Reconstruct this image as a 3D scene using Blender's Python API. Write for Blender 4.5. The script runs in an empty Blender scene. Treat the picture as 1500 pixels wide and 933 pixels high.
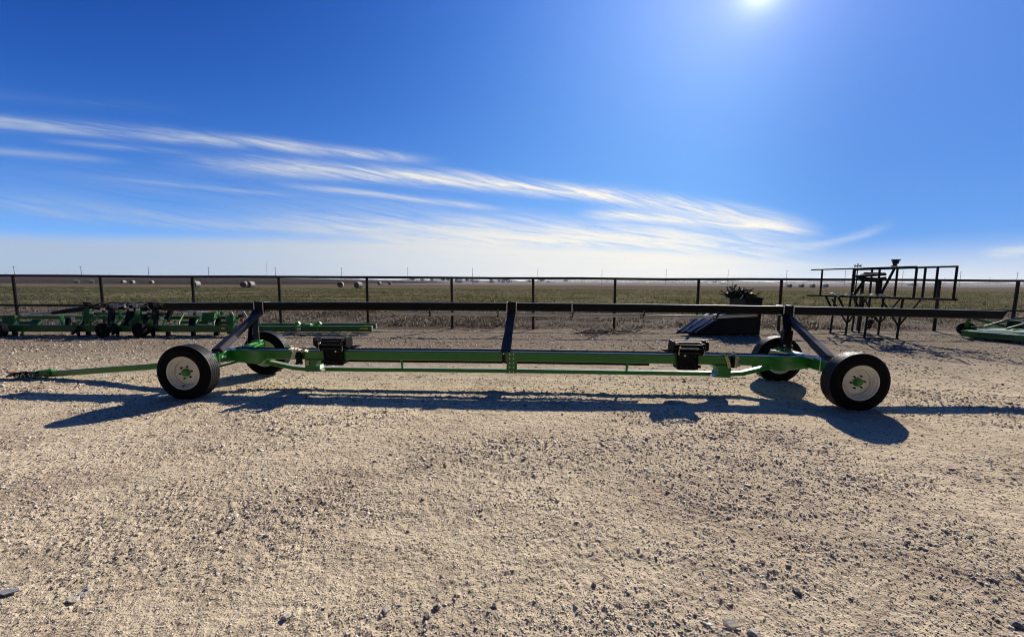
import bpy, math, random
import numpy as np
from mathutils import Vector, Matrix

random.seed(7)
rng = np.random.default_rng(11)
S = bpy.context.scene
COL = S.collection
R_ = math.radians

# ------------------------------------------------------------------ camera
CW, CH, FOC, CAMH = 1500.0, 933.0, 540.0, 1.72
PIT, ROL = math.atan(53.5 / FOC), math.atan(0.0051)
_f = Vector((0, math.cos(PIT), -math.sin(PIT)))
_u = Vector((0, math.sin(PIT), math.cos(PIT)))
_r = Vector((1, 0, 0))
RT = _r * math.cos(ROL) + _u * math.sin(ROL)
UP = _u * math.cos(ROL) - _r * math.sin(ROL)
CAM = Vector((0, 0, CAMH))


def ray(x, y):
    return RT * ((x - CW / 2) / FOC) - UP * ((y - CH / 2) / FOC) + _f


def Q(x, y, Y):
    """the point at distance Y in front of the camera on the sight line measured in the photograph"""
    d = ray(x, y)
    return CAM + d * (Y / d.y)


def G(x, y, z=0.0):
    d = ray(x, y)
    return CAM + d * ((z - CAMH) / d.z)


def azel(x, y):
    d = ray(x, y).normalized()
    return math.atan2(d.x, d.y), math.asin(d.z)


cd = bpy.data.cameras.new("camera")
cam = bpy.data.objects.new("camera", cd)
COL.objects.link(cam)
m = Matrix((RT, UP, -_f)).transposed().to_4x4()
m.translation = CAM
cam.matrix_world = m
cd.sensor_fit = 'HORIZONTAL'
cd.sensor_width = 36
cd.lens = FOC / CW * 36
cd.clip_start = 0.05
cd.clip_end = 20000
S.camera = cam

# ------------------------------------------------------------------ sun, sky, view
SAZ, SEL = azel(1120, -28)
sl = bpy.data.lights.new("sun", 'SUN')
sl.energy = 5.0
sl.angle = R_(0.5)
sl.color = (1.0, 0.93, 0.82)
so = bpy.data.objects.new("sun", sl)
COL.objects.link(so)
sd = Vector((math.sin(SAZ) * math.cos(SEL), math.cos(SAZ) * math.cos(SEL), math.sin(SEL)))
so.rotation_euler = sd.to_track_quat('Z', 'Y').to_euler()
so.location = sd * 50

S.view_settings.view_transform = 'Standard'
S.view_settings.look = 'None'
S.view_settings.gamma = 1
S.view_settings.use_curve_mapping = False
S.view_settings.exposure = 0.25
S.render.film_transparent = False
S.cycles.use_denoising = True
S.cycles.denoiser = 'OPENIMAGEDENOISE'
S.cycles.denoising_input_passes = 'RGB_ALBEDO_NORMAL'
S.cycles.denoising_prefilter = 'ACCURATE'
S.cycles.filter_width = 1.05
S.cycles.adaptive_threshold = .02
S.cycles.sample_clamp_indirect = 2
S.cycles.sample_clamp_direct = 2.5
S.cycles.max_bounces = 6
S.cycles.diffuse_bounces = 3
S.cycles.transparent_max_bounces = 8
S.cycles.use_fast_gi = False


class NT:
    """small helper to write node trees as expressions"""

    def __init__(s, nt):
        s.nt = nt
        s.L = nt.links

    def n(s, typ, **kw):
        nd = s.nt.nodes.new(typ)
        for k, v in kw.items():
            setattr(nd, k, v)
        return nd

    def put(s, sock, v):
        if isinstance(v, bpy.types.NodeSocket):
            s.L.new(v, sock)
        elif v is not None:
            if hasattr(sock.default_value, '__len__') and not hasattr(v, '__len__'):
                v = [v] * len(sock.default_value)
            if hasattr(sock.default_value, '__len__') and len(sock.default_value) == 4 and len(v) == 3:
                v = tuple(v) + (1,)
            sock.default_value = v

    def m(s, op, a, b=None, c=None, clamp=False):
        nd = s.n('ShaderNodeMath', operation=op, use_clamp=clamp)
        for i, v in enumerate((a, b, c)):
            if v is not None:
                s.put(nd.inputs[i], v)
        return nd.outputs[0]

    def mix(s, f, a, b, mode='MIX'):
        nd = s.n('ShaderNodeMix', data_type='RGBA', blend_type=mode)
        s.put(nd.inputs[0], f)
        s.put(nd.inputs[6], a)
        s.put(nd.inputs[7], b)
        return nd.outputs[2]

    def noise(s, vec, scale, detail=4, rough=.55, dist=0, dim='3D'):
        nd = s.n('ShaderNodeTexNoise', noise_dimensions=dim)
        s.put(nd.inputs['Vector'], vec)
        nd.inputs['Scale'].default_value = scale
        nd.inputs['Detail'].default_value = detail
        nd.inputs['Roughness'].default_value = rough
        nd.inputs['Distortion'].default_value = dist
        return nd.outputs[0]

    def ss(s, v, a, b, lo=0., hi=1.):
        nd = s.n('ShaderNodeMapRange', interpolation_type='SMOOTHSTEP')
        s.put(nd.inputs[0], v)
        for i, q in zip((1, 2, 3, 4), (a, b, lo, hi)):
            s.put(nd.inputs[i], q)
        return nd.outputs[0]

    def xyz(s, a, b, c=0.):
        nd = s.n('ShaderNodeCombineXYZ')
        for i, v in enumerate((a, b, c)):
            s.put(nd.inputs[i], v)
        return nd.outputs[0]


W = bpy.data.worlds.new("World")
S.world = W
W.use_nodes = True
W.node_tree.nodes.clear()
t = NT(W.node_tree)
tc = t.n('ShaderNodeTexCoord')
sp = t.n('ShaderNodeSeparateXYZ')
t.L.new(tc.outputs['Generated'], sp.inputs[0])
X, Y, Z = sp.outputs
az = t.m('ARCTAN2', X, Y)
el = t.m('ARCSINE', Z)
sky = t.n('ShaderNodeTexSky', sky_type='NISHITA')
sky.sun_disc = False
sky.sun_elevation = SEL
sky.sun_rotation = SAZ
sky.altitude = 900
sky.air_density = 1.0
sky.dust_density = 0.05
sky.ozone_density = 2.0
# angle to the sun, held where the deep blue of the far sky is reached
dt = t.n('ShaderNodeVectorMath', operation='DOT_PRODUCT')
t.L.new(tc.outputs['Generated'], dt.inputs[0])
dt.inputs[1].default_value = sd
ang = t.m('ARCCOSINE', t.m('MAXIMUM', t.m('MINIMUM', dt.outputs['Value'], 1.0), -1.0))
th = t.m('MINIMUM', ang, 1.32)
ee = t.m('MAXIMUM', t.m('MINIMUM', el, .62), 0.)
te = t.m('MULTIPLY', th, ee)
g = t.n('ShaderNodeVectorMath', operation='SCALE')
t.L.new(sky.outputs[0], g.inputs[0])
g.inputs[3].default_value = 0.14
gs = t.n('ShaderNodeSeparateXYZ')
t.L.new(g.outputs[0], gs.inputs[0])
# the clear, very dry winter air: the Nishita sky deepened away from the sun
chans = []
for o_, (c0, c1, c2, c3) in zip(gs.outputs, ((-1.86, .516, 2.309, 7.2), (-1.00, .273, 1.048, 4.019), (-.47, .288, .902, 2.295))):
    e_ = t.m('SUBTRACT', t.m('ADD', t.m('ADD', t.m('MULTIPLY', th, c1), c0), t.m('MULTIPLY', ee, c2)), t.m('MULTIPLY', te, c3))
    chans.append(t.m('MULTIPLY', t.m('POWER', o_, .3), t.m('EXPONENT', e_)))
skyc = t.xyz(*[t.m('MULTIPLY', t.m('MULTIPLY', c_, t.ss(Y, -.55, .12, lo_, 1.1)), t.ss(az, R_(23), R_(45), 1., wst))  # unseen sky behind the camera dimmed to deepen the shadows
               for c_, lo_, wst in zip(chans, (.45, .34, .20), (.66, .71, .84))])      # the western sky a shade deeper


def curve(pts):
    """el as a quadratic in az through three sight directions"""
    A = [azel(*p) for p in pts]
    return np.polyfit([a for a, _ in A], [e for _, e in A], 2)


def polyaz(c):
    return t.m('ADD', t.m('MULTIPLY', t.m('ADD', t.m('MULTIPLY', az, float(c[0])), float(c[1])), az), float(c[2]))


cloud = None
D1 = R_(1)
streaks = [  # three directions on the streak, az range from/to with fades, half width (deg), strength
    ([(0, 178), (290, 203), (600, 232)], -60, -58, -24, -8, .95, .74),
    ([(0, 222), (60, 227), (150, 235)], -60, -58, -50, -44, 0.55, .35),
    ([(90, 208), (180, 216), (300, 226)], -52, -48, -46, -38, 0.45, .35),
    ([(250, 236), (650, 262), (1190, 332)], -45, -28, 30, 40, 1.5, .95),
    ([(420, 270), (560, 286), (740, 308)], -34, -26, -8, 0, 0.6, .55),
    ([(160, 262), (260, 272), (420, 286)], -50, -42, -34, -28, 0.4, .28),
    ([(870, 312), (1000, 320), (1190, 338)], 9, 15, 34, 41, 1.2, .95),
    ([(0, 296), (180, 316), (560, 336)], -58, -50, -20, -5, 1.6, .5),
    ([(180, 318), (560, 333), (1000, 352)], -42, -20, 22, 34, 3.4, .75),
    ([(480, 356), (800, 352), (1180, 366)], -38, -14, 30, 42, 2.8, .95),
    ([(1100, 362), (1230, 352), (1290, 336)], 30, 38, 43, 46, .7, .3),
    ([(1430, 372), (1470, 370), (1500, 368)], 51, 53, 60, 64, .6, .6),
    ([(0, 262), (350, 285), (760, 320)], -58, -48, -8, 14, 3.4, .13),
    ([(0, 138), (130, 150), (300, 165)], -60, -58, -48, -38, 0.9, .05),
]
wv = t.xyz(t.m('MULTIPLY', az, 3.0), t.m('MULTIPLY', el, 10.0), 3.1)
wob = t.m('MULTIPLY', t.m('SUBTRACT', t.noise(wv, 1.0, 3), .5), 1.7 * D1)
for k, (p, a0, a1, b1, b0, hw, st) in enumerate(streaks):
    c = curve(p)
    d = t.m('SUBTRACT', t.m('SUBTRACT', el, polyaz(c)), t.m('MULTIPLY', wob, .35 + .25 * min(hw, 1.5)))
    # fibres running at a small angle to the streak
    fv = t.xyz(t.m('MULTIPLY', az, 5.0), t.m('ADD', t.m('MULTIPLY', d, 62.0), t.m('MULTIPLY', az, 7.0)), 4.7 * k)
    fib = t.ss(t.noise(fv, 1.0, 7, .66, .8), .28, .70)
    fv2 = t.xyz(t.m('MULTIPLY', az, 22.0), t.m('ADD', t.m('MULTIPLY', d, 210.0), t.m('MULTIPLY', az, -16.0)), 2.3 * k)
    fib = t.m('MULTIPLY', fib, t.m('ADD', .55, t.m('MULTIPLY', t.noise(fv2, 1.0, 6, .68, .9), .9)))
    body = t.m('EXPONENT', t.m('MULTIPLY', t.m('MULTIPLY', d, d), -1.0 / (hw * D1 * .62) ** 2))
    rngm = t.m('MULTIPLY', t.ss(az, a0 * D1, a1 * D1), t.ss(az, b1 * D1, b0 * D1, 1., 0.))
    v = t.m('MULTIPLY', t.m('MULTIPLY', body, t.m('ADD', t.m('MULTIPLY', fib, .85), .15)), t.m('MULTIPLY', rngm, st * 1.25))
    cloud = v if cloud is None else t.m('SUBTRACT', t.m('ADD', cloud, v), t.m('MULTIPLY', cloud, v))
# the pale bank lying on the horizon, its edge sinking to the right
bk = curve([(0, 342), (700, 358), (1280, 385)])
bd = t.m('SUBTRACT', t.m('ADD', polyaz(bk), t.m('MULTIPLY', wob, .45)), el)
bank = t.m('MULTIPLY', t.ss(bd, -.7 * D1, .9 * D1), t.ss(az, 22 * D1, 58 * D1, .93, .2))
bank = t.m('MULTIPLY', bank, t.m('ADD', .82, t.m('MULTIPLY', t.noise(t.xyz(t.m('MULTIPLY', az, 4.), t.m('MULTIPLY', el, 60.)), 1., 4), .3)))
low = t.m('MULTIPLY', t.ss(el, 0.0, 5.5 * D1, 1., 0.), .66)
bank = t.m('MAXIMUM', bank, low)
cloud = t.m('SUBTRACT', t.m('ADD', cloud, bank), t.m('MULTIPLY', cloud, bank), clamp=True)
near = t.ss(ang, R_(85), R_(20))
cloudc = t.mix(near, (.37, .45, .57), (.85, .81, .72))
front = t.ss(Y, -.35, .25)
col = t.mix(t.m('MULTIPLY', cloud, front), skyc, cloudc)
# aureole around the sun
aur = t.m('ADD', t.m('MULTIPLY', t.m('POWER', 2.718, t.m('DIVIDE', ang, -1.0 * D1)), 2.2),
          t.m('MULTIPLY', t.m('POWER', 2.718, t.m('DIVIDE', ang, -5.0 * D1)), .012))
ac = t.n('ShaderNodeVectorMath', operation='SCALE')
ac.inputs[0].default_value = (1.0, .98, .95)
t.L.new(aur, ac.inputs[3])
av = t.n('ShaderNodeVectorMath', operation='ADD')
t.L.new(col, av.inputs[0])
t.L.new(ac.outputs[0], av.inputs[1])
bg = t.n('ShaderNodeBackground')
t.L.new(av.outputs[0], bg.inputs[0])
bg.inputs[1].default_value = 1.0
wo = t.n('ShaderNodeOutputWorld')
t.L.new(bg.outputs[0], wo.inputs[0])

# ------------------------------------------------------------------ materials
MATS = {}


def mat(name, col, rough=.5, metal=0., vary=.12, vscale=6., bump=0., bscale=60., dirt=0., dirtc=(.33, .27, .19), spec=.5, coat=0., dust=0.):
    if name in MATS:
        return MATS[name]
    M = bpy.data.materials.new(name)
    M.use_nodes = True
    M.node_tree.nodes.clear()
    q = NT(M.node_tree)
    b = q.n('ShaderNodeBsdfPrincipled')
    o = q.n('ShaderNodeOutputMaterial')
    q.L.new(b.outputs[0], o.inputs[0])
    cc = q.n('ShaderNodeTexCoord').outputs['Object']
    n1 = q.noise(cc, vscale, 5, .6)
    dark = tuple(c * (1 - vary) for c in col)
    lite = tuple(min(1, c * (1 + vary)) for c in col)
    c = q.mix(q.ss(n1, .3, .7), dark, lite)
    if dirt:
        n2 = q.noise(cc, vscale * 2.3, 7, .68)
        c = q.mix(q.ss(n2, .72 - dirt * .5, .95 - dirt * .4, 0., min(1, dirt * 1.6)), c, dirtc)
    if dust:  # fine road dust lying on the upper faces
        nz = q.n('ShaderNodeSeparateXYZ')
        q.L.new(q.n('ShaderNodeNewGeometry').outputs['Normal'], nz.inputs[0])
        dm = q.m('MULTIPLY', q.ss(nz.outputs[2], .55, .95), q.ss(q.noise(cc, 9., 6, .65), .25, .75, dust * .45, dust))
        c = q.mix(dm, c, (.50, .43, .33))
    q.put(b.inputs['Base Color'], c)
    q.put(b.inputs['Roughness'], q.ss(n1, .2, .8, rough * .8, min(1, rough * 1.2)))
    b.inputs['Metallic'].default_value = metal
    b.inputs['Specular IOR Level'].default_value = spec
    b.inputs['Coat Weight'].default_value = coat
    b.inputs['Coat Roughness'].default_value = .15
    if bump:
        bp = q.n('ShaderNodeBump')
        bp.inputs['Strength'].default_value = 1
        bp.inputs['Distance'].default_value = bump
        q.put(bp.inputs['Height'], q.noise(cc, bscale, 4, .6))
        q.L.new(bp.outputs[0], b.inputs['Normal'])
    MATS[name] = M
    return M


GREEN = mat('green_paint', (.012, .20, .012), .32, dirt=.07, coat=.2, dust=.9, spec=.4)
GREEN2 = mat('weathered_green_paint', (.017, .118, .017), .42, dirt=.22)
LGREEN = mat('light_sunlit_green_paint', (.05, .27, .05), .4, dirt=.1)  # own lighter green, and sunlit brightness put into links and brackets
GLINTGREEN = mat('glint_lightened_green_paint', (.10, .165, .085), .5, vary=.25, dirt=.2)  # lightened green carries the sun's glint in its colour
BLACK = mat('black_paint', (.0035, .0035, .0045), .36, dirt=.03, dirtc=(.06, .05, .04), spec=.16, dust=.12)
DBLACK = mat('dull_black_steel', (.006, .0055, .0055), .6, dirt=.12, dirtc=(.05, .04, .03), spec=.15, dust=.15)
RUST = mat('dark_rusty_pipe', (.016, .011, .009), .65, vary=.3, dirt=.15, dirtc=(.08, .04, .025), spec=.3)
RUBBER = mat('tyre_rubber', (.005, .005, .0055), .8, dirt=.04, dirtc=(.05, .043, .035), bump=.001, bscale=120, spec=.1)
TREAD = mat('dusty_tyre_tread', (.014, .0135, .013), .6, vary=.35, vscale=20, spec=.35)
CREAM = mat('cream_rim_paint', (.82, .77, .65), .4, vary=.06, dirt=.12)
ZINC = mat('zinc_plated_steel', (.62, .61, .58), .3, metal=.9, vary=.1)
GALV = mat('grey_galvanised_tube', (.45, .45, .45), .38, metal=.6, vary=.15, dirt=.1)
GREYP = mat('worn_grey_steel', (.045, .044, .044), .6, metal=0., vary=.2, dirt=.1, spec=.25)
YSTRAP = mat('yellow_webbing', (.80, .72, .30), .8, vary=.2)
WRAG = mat('pale_webbing', (.85, .81, .62), .85, vary=.12)
WHITE = mat('white_sticker', (.78, .78, .76), .5)
YELLOW = mat('yellow_sticker', (.70, .50, .04), .5)
ORANGE = mat('orange_plastic', (.62, .09, .03), .4)
REDP = mat('red_lens', (.35, .02, .02), .25)
SIGNG = mat('grey_sign_back', (.38, .41, .46), .45, metal=.3)
BLUEBLK = mat('navy_black_paint', (.0035, .0045, .010), .45, dirt=.01, dirtc=(.04, .035, .03), spec=.1)
WOODP = mat('grey_pole_wood', (.16, .13, .11), .85, vary=.2)
NETWRAP = mat('pale_net_wrap', (.38, .345, .275), .8, vary=.2, vscale=4)
BALE = mat('straw_bale', (.085, .062, .038), .95, vary=.4, vscale=3, bump=.03, bscale=14, spec=.0)
TWIG = mat('dry_twig', (.13, .09, .065), .9, vary=.4)
PALEWALL = mat('pale_wall_paint', (.55, .54, .52), .7)
DARKWALL = mat('dark_shed_wall', (.10, .085, .085), .7)
BLUEROOF = mat('grey_blue_metal_roof', (.26, .31, .38), .4, metal=.3)
REDWALL = mat('maroon_wall', (.11, .045, .045), .7)
FARTREE = mat('far_foliage', (.050, .052, .042), .9, vary=.3, vscale=.4, spec=.0)
SLOPEP = mat('sheen_whitened_steel', (.74, .74, .73), .7, vary=.25, dirt=.1)  # near-white colour stands in for light glancing off the slope
BARK = mat('bark', (.09, .07, .055), .9)


# ------------------------------------------------------------------ mesh builder
class MB:
    def __init__(s):
        s.v = []
        s.f = []
        s.cut = []

    def add(s, vs, fs):
        o = len(s.v)
        s.cut.append((o, len(s.f)))
        s.v += [tuple(p) for p in vs]
        s.f += [tuple(i + o for i in f) for f in fs]
        return s

    def sweep(s, rings, closed=False):
        n = len(rings[0])
        vs = [p for r in rings for p in r]
        fs = []
        for i in range(len(rings) - 1):
            for j in range(n):
                a, b = i * n + j, i * n + (j + 1) % n
                fs.append((a, b, b + n, a + n))
        fs.append(tuple(range(n - 1, -1, -1)))
        fs.append(tuple(range((len(rings) - 1) * n, len(rings) * n)))
        return s.add(vs, fs)

    @staticmethod
    def frame(d, up=None):
        d = d.normalized()
        up = Vector(up) if up is not None else Vector((0, 0, 1))
        if abs(d.dot(up)) > .98:
            up = Vector((0, 1, 0)) if abs(d.y) < .9 else Vector((1, 0, 0))
        x = d.cross(up).normalized()
        return x, x.cross(d).normalized()

    def bar(s, pts, w, h, ch=None, up=None):
        """rectangular tube with rounded corners along a polyline"""
        pts = [Vector(p) for p in pts]
        ch = min(w, h) * .12 if ch is None else ch
        a, b = w / 2, h / 2
        prof = [(a, b - ch), (a - ch, b), (-a + ch, b), (-a, b - ch), (-a, -b + ch), (-a + ch, -b), (a - ch, -b), (a, -b + ch)]
        rings = []
        for i, p in enumerate(pts):
            d = pts[min(i + 1, len(pts) - 1)] - pts[max(i - 1, 0)]
            x, y = s.frame(d, up)
            rings.append([p + x * q[0] + y * q[1] for q in prof])
        return s.sweep(rings)

    def tube(s, pts, r, n=10, up=None):
        pts = [Vector(p) for p in pts]
        rr = r if hasattr(r, '__len__') else [r] * len(pts)
        rings = []
        for i, p in enumerate(pts):
            d = pts[min(i + 1, len(pts) - 1)] - pts[max(i - 1, 0)]
            x, y = s.frame(d, up)
            rings.append([p + x * (rr[i] * math.cos(2 * math.pi * k / n)) + y * (rr[i] * math.sin(2 * math.pi * k / n)) for k in range(n)])
        return s.sweep(rings)

    def box(s, c, sx, sy, sz, rot=0.0, ch=.006):
        c = Vector(c)
        d = Vector((math.cos(rot), math.sin(rot), 0))
        ch = min(ch, sx * .3, sy * .3, sz * .3)
        e = d * (sx / 2)
        pts = [c - e, c + e]
        x, y = s.frame(d)
        a, b = sy / 2, sz / 2
        prof = [(a, b - ch), (a - ch, b), (-a + ch, b), (-a, b - ch), (-a, -b + ch), (-a + ch, -b), (a - ch, -b), (a, -b + ch)]
        sc = [(q[0] * (1 - ch / a), q[1] * (1 - ch / b)) for q in prof]
        rings = [[pts[0] + x * q[0] + y * q[1] for q in sc]]
        for f in (ch, sx - ch):
            rings.append([pts[0] + d * f + x * q[0] + y * q[1] for q in prof])
        rings.append([pts[1] + x * q[0] + y * q[1] for q in sc])
        return s.sweep(rings)

    def prism(s, poly, off):
        """polygon of 3-D points pushed along the vector off"""
        n = len(poly)
        off = Vector(off)
        vs = [Vector(p) for p in poly] + [Vector(p) + off for p in poly]
        fs = [tuple(range(n - 1, -1, -1)), tuple(range(n, 2 * n))]
        fs += [(i, (i + 1) % n, (i + 1) % n + n, i + n) for i in range(n)]
        return s.add(vs, fs)

    def lathe(s, prof, c, axis, n=40, rf=None):
        """prof: (radius, offset along axis); closed loop when it ends where it began"""
        axis = Vector(axis).normalized()
        x, y = s.frame(axis)
        c = Vector(c)
        vs, fs = [], []
        m_ = len(prof)
        for k in range(n):
            a = 2 * math.pi * k / n
            dr = x * math.cos(a) + y * math.sin(a)
            for j, (r, o) in enumerate(prof):
                vs.append(c + dr * (rf(j, k, r) if rf else r) + axis * o)
        for k in range(n):
            for j in range(m_ - 1):
                a, b = k * m_ + j, ((k + 1) % n) * m_ + j
                fs.append((a, a + 1, b + 1, b))
        return s.add(vs, fs)

    def cyl(s, c, axis, r, h, n=12):
        c = Vector(c)
        a = Vector(axis).normalized() * (h / 2)
        return s.tube([c - a, c + a], r, n)

    def ball(s, c, r, n=8, jit=0., sq=1.):
        c = Vector(c)
        rings = []
        for i in range(1, n):
            th = math.pi * i / n
            rings.append([c + Vector((math.sin(th) * math.cos(2 * math.pi * k / (n + 2)), math.sin(th) * math.sin(2 * math.pi * k / (n + 2)), math.cos(th) * sq)) * r * (1 + jit * (random.random() - .5)) for k in range(n + 2)])
        return s.sweep(rings)

    def build(s, name, material, parent=None, kind=None, smooth=True):
        me = bpy.data.meshes.new(name)
        off = parent_off(parent)
        vs = [(p[0] - off[0], p[1] - off[1], p[2] - off[2]) for p in s.v]
        me.from_pydata(vs, [], s.f)
        me.materials.append(material)
        me.update()
        import bmesh
        bm = bmesh.new()
        bm.from_mesh(me)
        bmesh.ops.recalc_face_normals(bm, faces=bm.faces)
        bm.to_mesh(me)
        bm.free()
        if smooth:
            me.polygons.foreach_set('use_smooth', [True] * len(me.polygons))
            me.set_sharp_from_angle(angle=R_(32))
        o = bpy.data.objects.new(name, me)
        COL.objects.link(o)
        if parent is not None:
            o.parent = parent
        if kind:
            o['kind'] = kind
        return o


def build_each(mb, name, material, parent):
    cuts = mb.cut + [(len(mb.v), len(mb.f))]
    for (v0, f0), (v1, f1) in zip(cuts[:-1], cuts[1:]):
        q = MB()
        q.v = mb.v[v0:v1]
        q.f = [tuple(i - v0 for i in f_) for f_ in mb.f[f0:f1]]
        q.build(name, material, parent)


LOCALROOT = set()


def parent_off(p):
    """parts of a root placed in world space are written in world coordinates"""
    o = Vector((0, 0, 0))
    while p is not None:
        if p.name in LOCALROOT:
            return Vector((0, 0, 0))
        o += Vector(p.location)
        p = p.parent
    return o


def tag(o, label, cat, group=None):
    o['label'] = label
    o['category'] = cat
    if group:
        o['group'] = group
    return o


def thing(name, label, cat, loc=(0, 0, 0), group=None, rz=None):
    o = bpy.data.objects.new(name, None)
    o.empty_display_size = .2
    COL.objects.link(o)
    o.location = loc
    if rz is not None:
        o.rotation_euler = (0, 0, rz)
        LOCALROOT.add(o.name)
    return tag(o, label, cat, group)


def kids(o):
    return [c for c in bpy.data.objects if c.parent == o]


def copy_tree(o, parent=None):
    c = o.copy()
    COL.objects.link(c)
    c.parent = parent
    for k in kids(o):
        copy_tree(k, c)
    return c


def npmesh(name, v, f, material, kind=None, smooth=False):
    """big mesh from numpy arrays, all faces of one size"""
    me = bpy.data.meshes.new(name)
    k = f.shape[1]
    me.vertices.add(len(v))
    me.vertices.foreach_set('co', v.astype(np.float32).ravel())
    me.loops.add(f.size)
    me.loops.foreach_set('vertex_index', f.astype(np.int32).ravel())
    me.polygons.add(len(f))
    me.polygons.foreach_set('loop_start', np.arange(0, f.size, k, dtype=np.int32))
    if smooth:
        me.polygons.foreach_set('use_smooth', np.ones(len(f), bool))
    me.update(calc_edges=True)
    me.materials.append(material)
    o = bpy.data.objects.new(name, me)
    COL.objects.link(o)
    if kind:
        o['kind'] = kind
    return o


# ------------------------------------------------------------------ numpy noise, ground height
def vnoise(x, y, seed):
    xi = np.floor(x).astype(np.int64)
    yi = np.floor(y).astype(np.int64)
    fx, fy = x - xi, y - yi
    fx = fx * fx * fx * (fx * (fx * 6 - 15) + 10)
    fy = fy * fy * fy * (fy * (fy * 6 - 15) + 10)

    def h(a, b):
        n = (a * 374761393 + b * 668265263 + seed * 974634241) & 0xffffffff
        n = ((n ^ (n >> 13)) * 1274126177) & 0xffffffff
        n = ((n ^ (n >> 16)) * 2246822519) & 0xffffffff
        return ((n ^ (n >> 15)) & 0xffff) / 65535.0
    a, b, c, d = h(xi, yi), h(xi + 1, yi), h(xi, yi + 1), h(xi + 1, yi + 1)
    return (a * (1 - fx) + b * fx) * (1 - fy) + (c * (1 - fx) + d * fx) * fy


def rot2(x, y, a):
    return x * math.cos(a) - y * math.sin(a), x * math.sin(a) + y * math.cos(a)


def patch(x, y):
    """0..1: how stony the yard is"""
    yw = y + .022 * x * x
    p = .42 * vnoise(x / 2.3, yw / .9, 3) + .33 * vnoise(x / .8, yw / .30, 4) + .25 * vnoise(x / .28, yw / .16, 5)
    return np.clip((p - .33) * 2.5, 0, 1)


def hgt(x, y):
    yw = y + .022 * x * x                                       # old wheel tracks bending away on both sides
    a, b = rot2(x, yw, .12)
    c, d = rot2(x, y, 1.2)
    p = patch(x, y)
    h = .030 * (vnoise(x / 3.1, y / 2.3, 21) - .5)
    h += .015 * (vnoise(a / 1.3, b / .30, 22) - .5)
    h += .009 * (vnoise(a / .55, b / .11, 27) - .5)
    h += (.002 + .008 * p) * np.clip(y / 5, .35, 1.5) * (vnoise(c / .19, d / .16, 23) - .5)
    q = vnoise(a / .085, b / .060, 24)
    h += (.003 + .011 * p) * np.clip(y / 5, .45, 1.5) * (np.abs(q - .5) * 2) ** 1.3
    q = vnoise(c / .048, d / .045, 26)
    h += (.006 + .008 * p) * (np.abs(q - .5) * 2)
    r = vnoise(c / .022, d / .022, 25)
    h += (.003 + .004 * p) * (r - .5)
    return h


# ------------------------------------------------------------------ ground
def earth_mat(name, light, mid, dark, s=1.0, bump=.006, far=None, red=None):
    M = bpy.data.materials.new(name)
    M.use_nodes = True
    M.node_tree.nodes.clear()
    q = NT(M.node_tree)
    b = q.n('ShaderNodeBsdfPrincipled')
    o = q.n('ShaderNodeOutputMaterial')
    q.L.new(b.outputs[0], o.inputs[0])
    p = q.n('ShaderNodeNewGeometry').outputs['Position']
    big = q.noise(p, .55 * s, 5, .6)
    mm = q.noise(p, 4.0 * s, 6, .65)
    fine = q.noise(p, 55 * s, 4, .7)
    c = q.mix(q.ss(big, .34, .62), mid, light)
    if red is not None:
        c = q.mix(q.ss(q.noise(p, 1.15, 5, .62, .4), .50, .68, 0., .8), c, red)
    c = q.mix(q.ss(mm, .45, .75, 0., .5), c, dark)
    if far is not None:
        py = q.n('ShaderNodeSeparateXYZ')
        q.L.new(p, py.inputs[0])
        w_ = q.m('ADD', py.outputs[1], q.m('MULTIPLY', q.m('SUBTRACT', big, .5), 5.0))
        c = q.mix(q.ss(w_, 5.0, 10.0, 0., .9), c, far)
    c = q.mix(q.ss(fine, .52, .75, 0., .55), c, tuple(min(1, k * 1.35) for k in light))
    c = q.mix(q.ss(fine, .25, .44, .6, 0.), c, dark)
    q.put(b.inputs['Base Color'], c)
    b.inputs['Roughness'].default_value = .92
    b.inputs['Specular IOR Level'].default_value = .03
    bp = q.n('ShaderNodeBump')
    bp.inputs['Strength'].default_value = .9
    bp.inputs['Distance'].default_value = bump
    q.put(bp.inputs['Height'], q.m('ADD', q.m('ADD', q.m('MULTIPLY', q.noise(p, 95 * s, 5, .7), .55), q.m('MULTIPLY', q.noise(p, 26 * s, 5, .65), 1.3)), q.m('MULTIPLY', q.noise(p, 9 * s, 4, .6), 1.6)))
    q.L.new(bp.outputs[0], b.inputs['Normal'])
    return M


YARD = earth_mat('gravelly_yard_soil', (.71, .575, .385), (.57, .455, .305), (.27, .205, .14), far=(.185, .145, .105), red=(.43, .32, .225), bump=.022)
DIRT = earth_mat('brown_dirt', (.22, .172, .13), (.18, .14, .105), (.11, .085, .066))

ys = [0.9]
while ys[-1] < 14.6:
    yv = ys[-1]
    ys.append(yv + min(.024, max(.0065, yv * yv / (FOC * CAMH) * 1.35)))
ys = np.array(ys)
NX = 1150
tt = np.linspace(-1, 1, NX)
Yg, Tg = np.meshgrid(ys, tt, indexing='ij')
Xg = Tg * (1.62 * Yg + 2.2)
Hg = hgt(Xg, Yg)
edge = np.clip(np.minimum((1 - np.abs(Tg)) * 30, (Yg - .9) * 4), 0, 1)
Hg = Hg * edge
v = np.stack([Xg, Yg, Hg], -1).reshape(-1, 3)
ii = np.arange(len(ys) * NX).reshape(len(ys), NX)
f = np.stack([ii[:-1, :-1], ii[:-1, 1:], ii[1:, 1:], ii[1:, :-1]], -1).reshape(-1, 4)
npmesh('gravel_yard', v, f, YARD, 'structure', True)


def sheet(name, poly, z, material):
    return MB().add([(x, y, z) for x, y in poly], [tuple(range(len(poly)))]).build(name, material, None, 'structure', False)


sheet('ground', [(-3800, -150), (3800, -150), (3800, 3600), (-3800, 3600)], -.045, DIRT)

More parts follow.
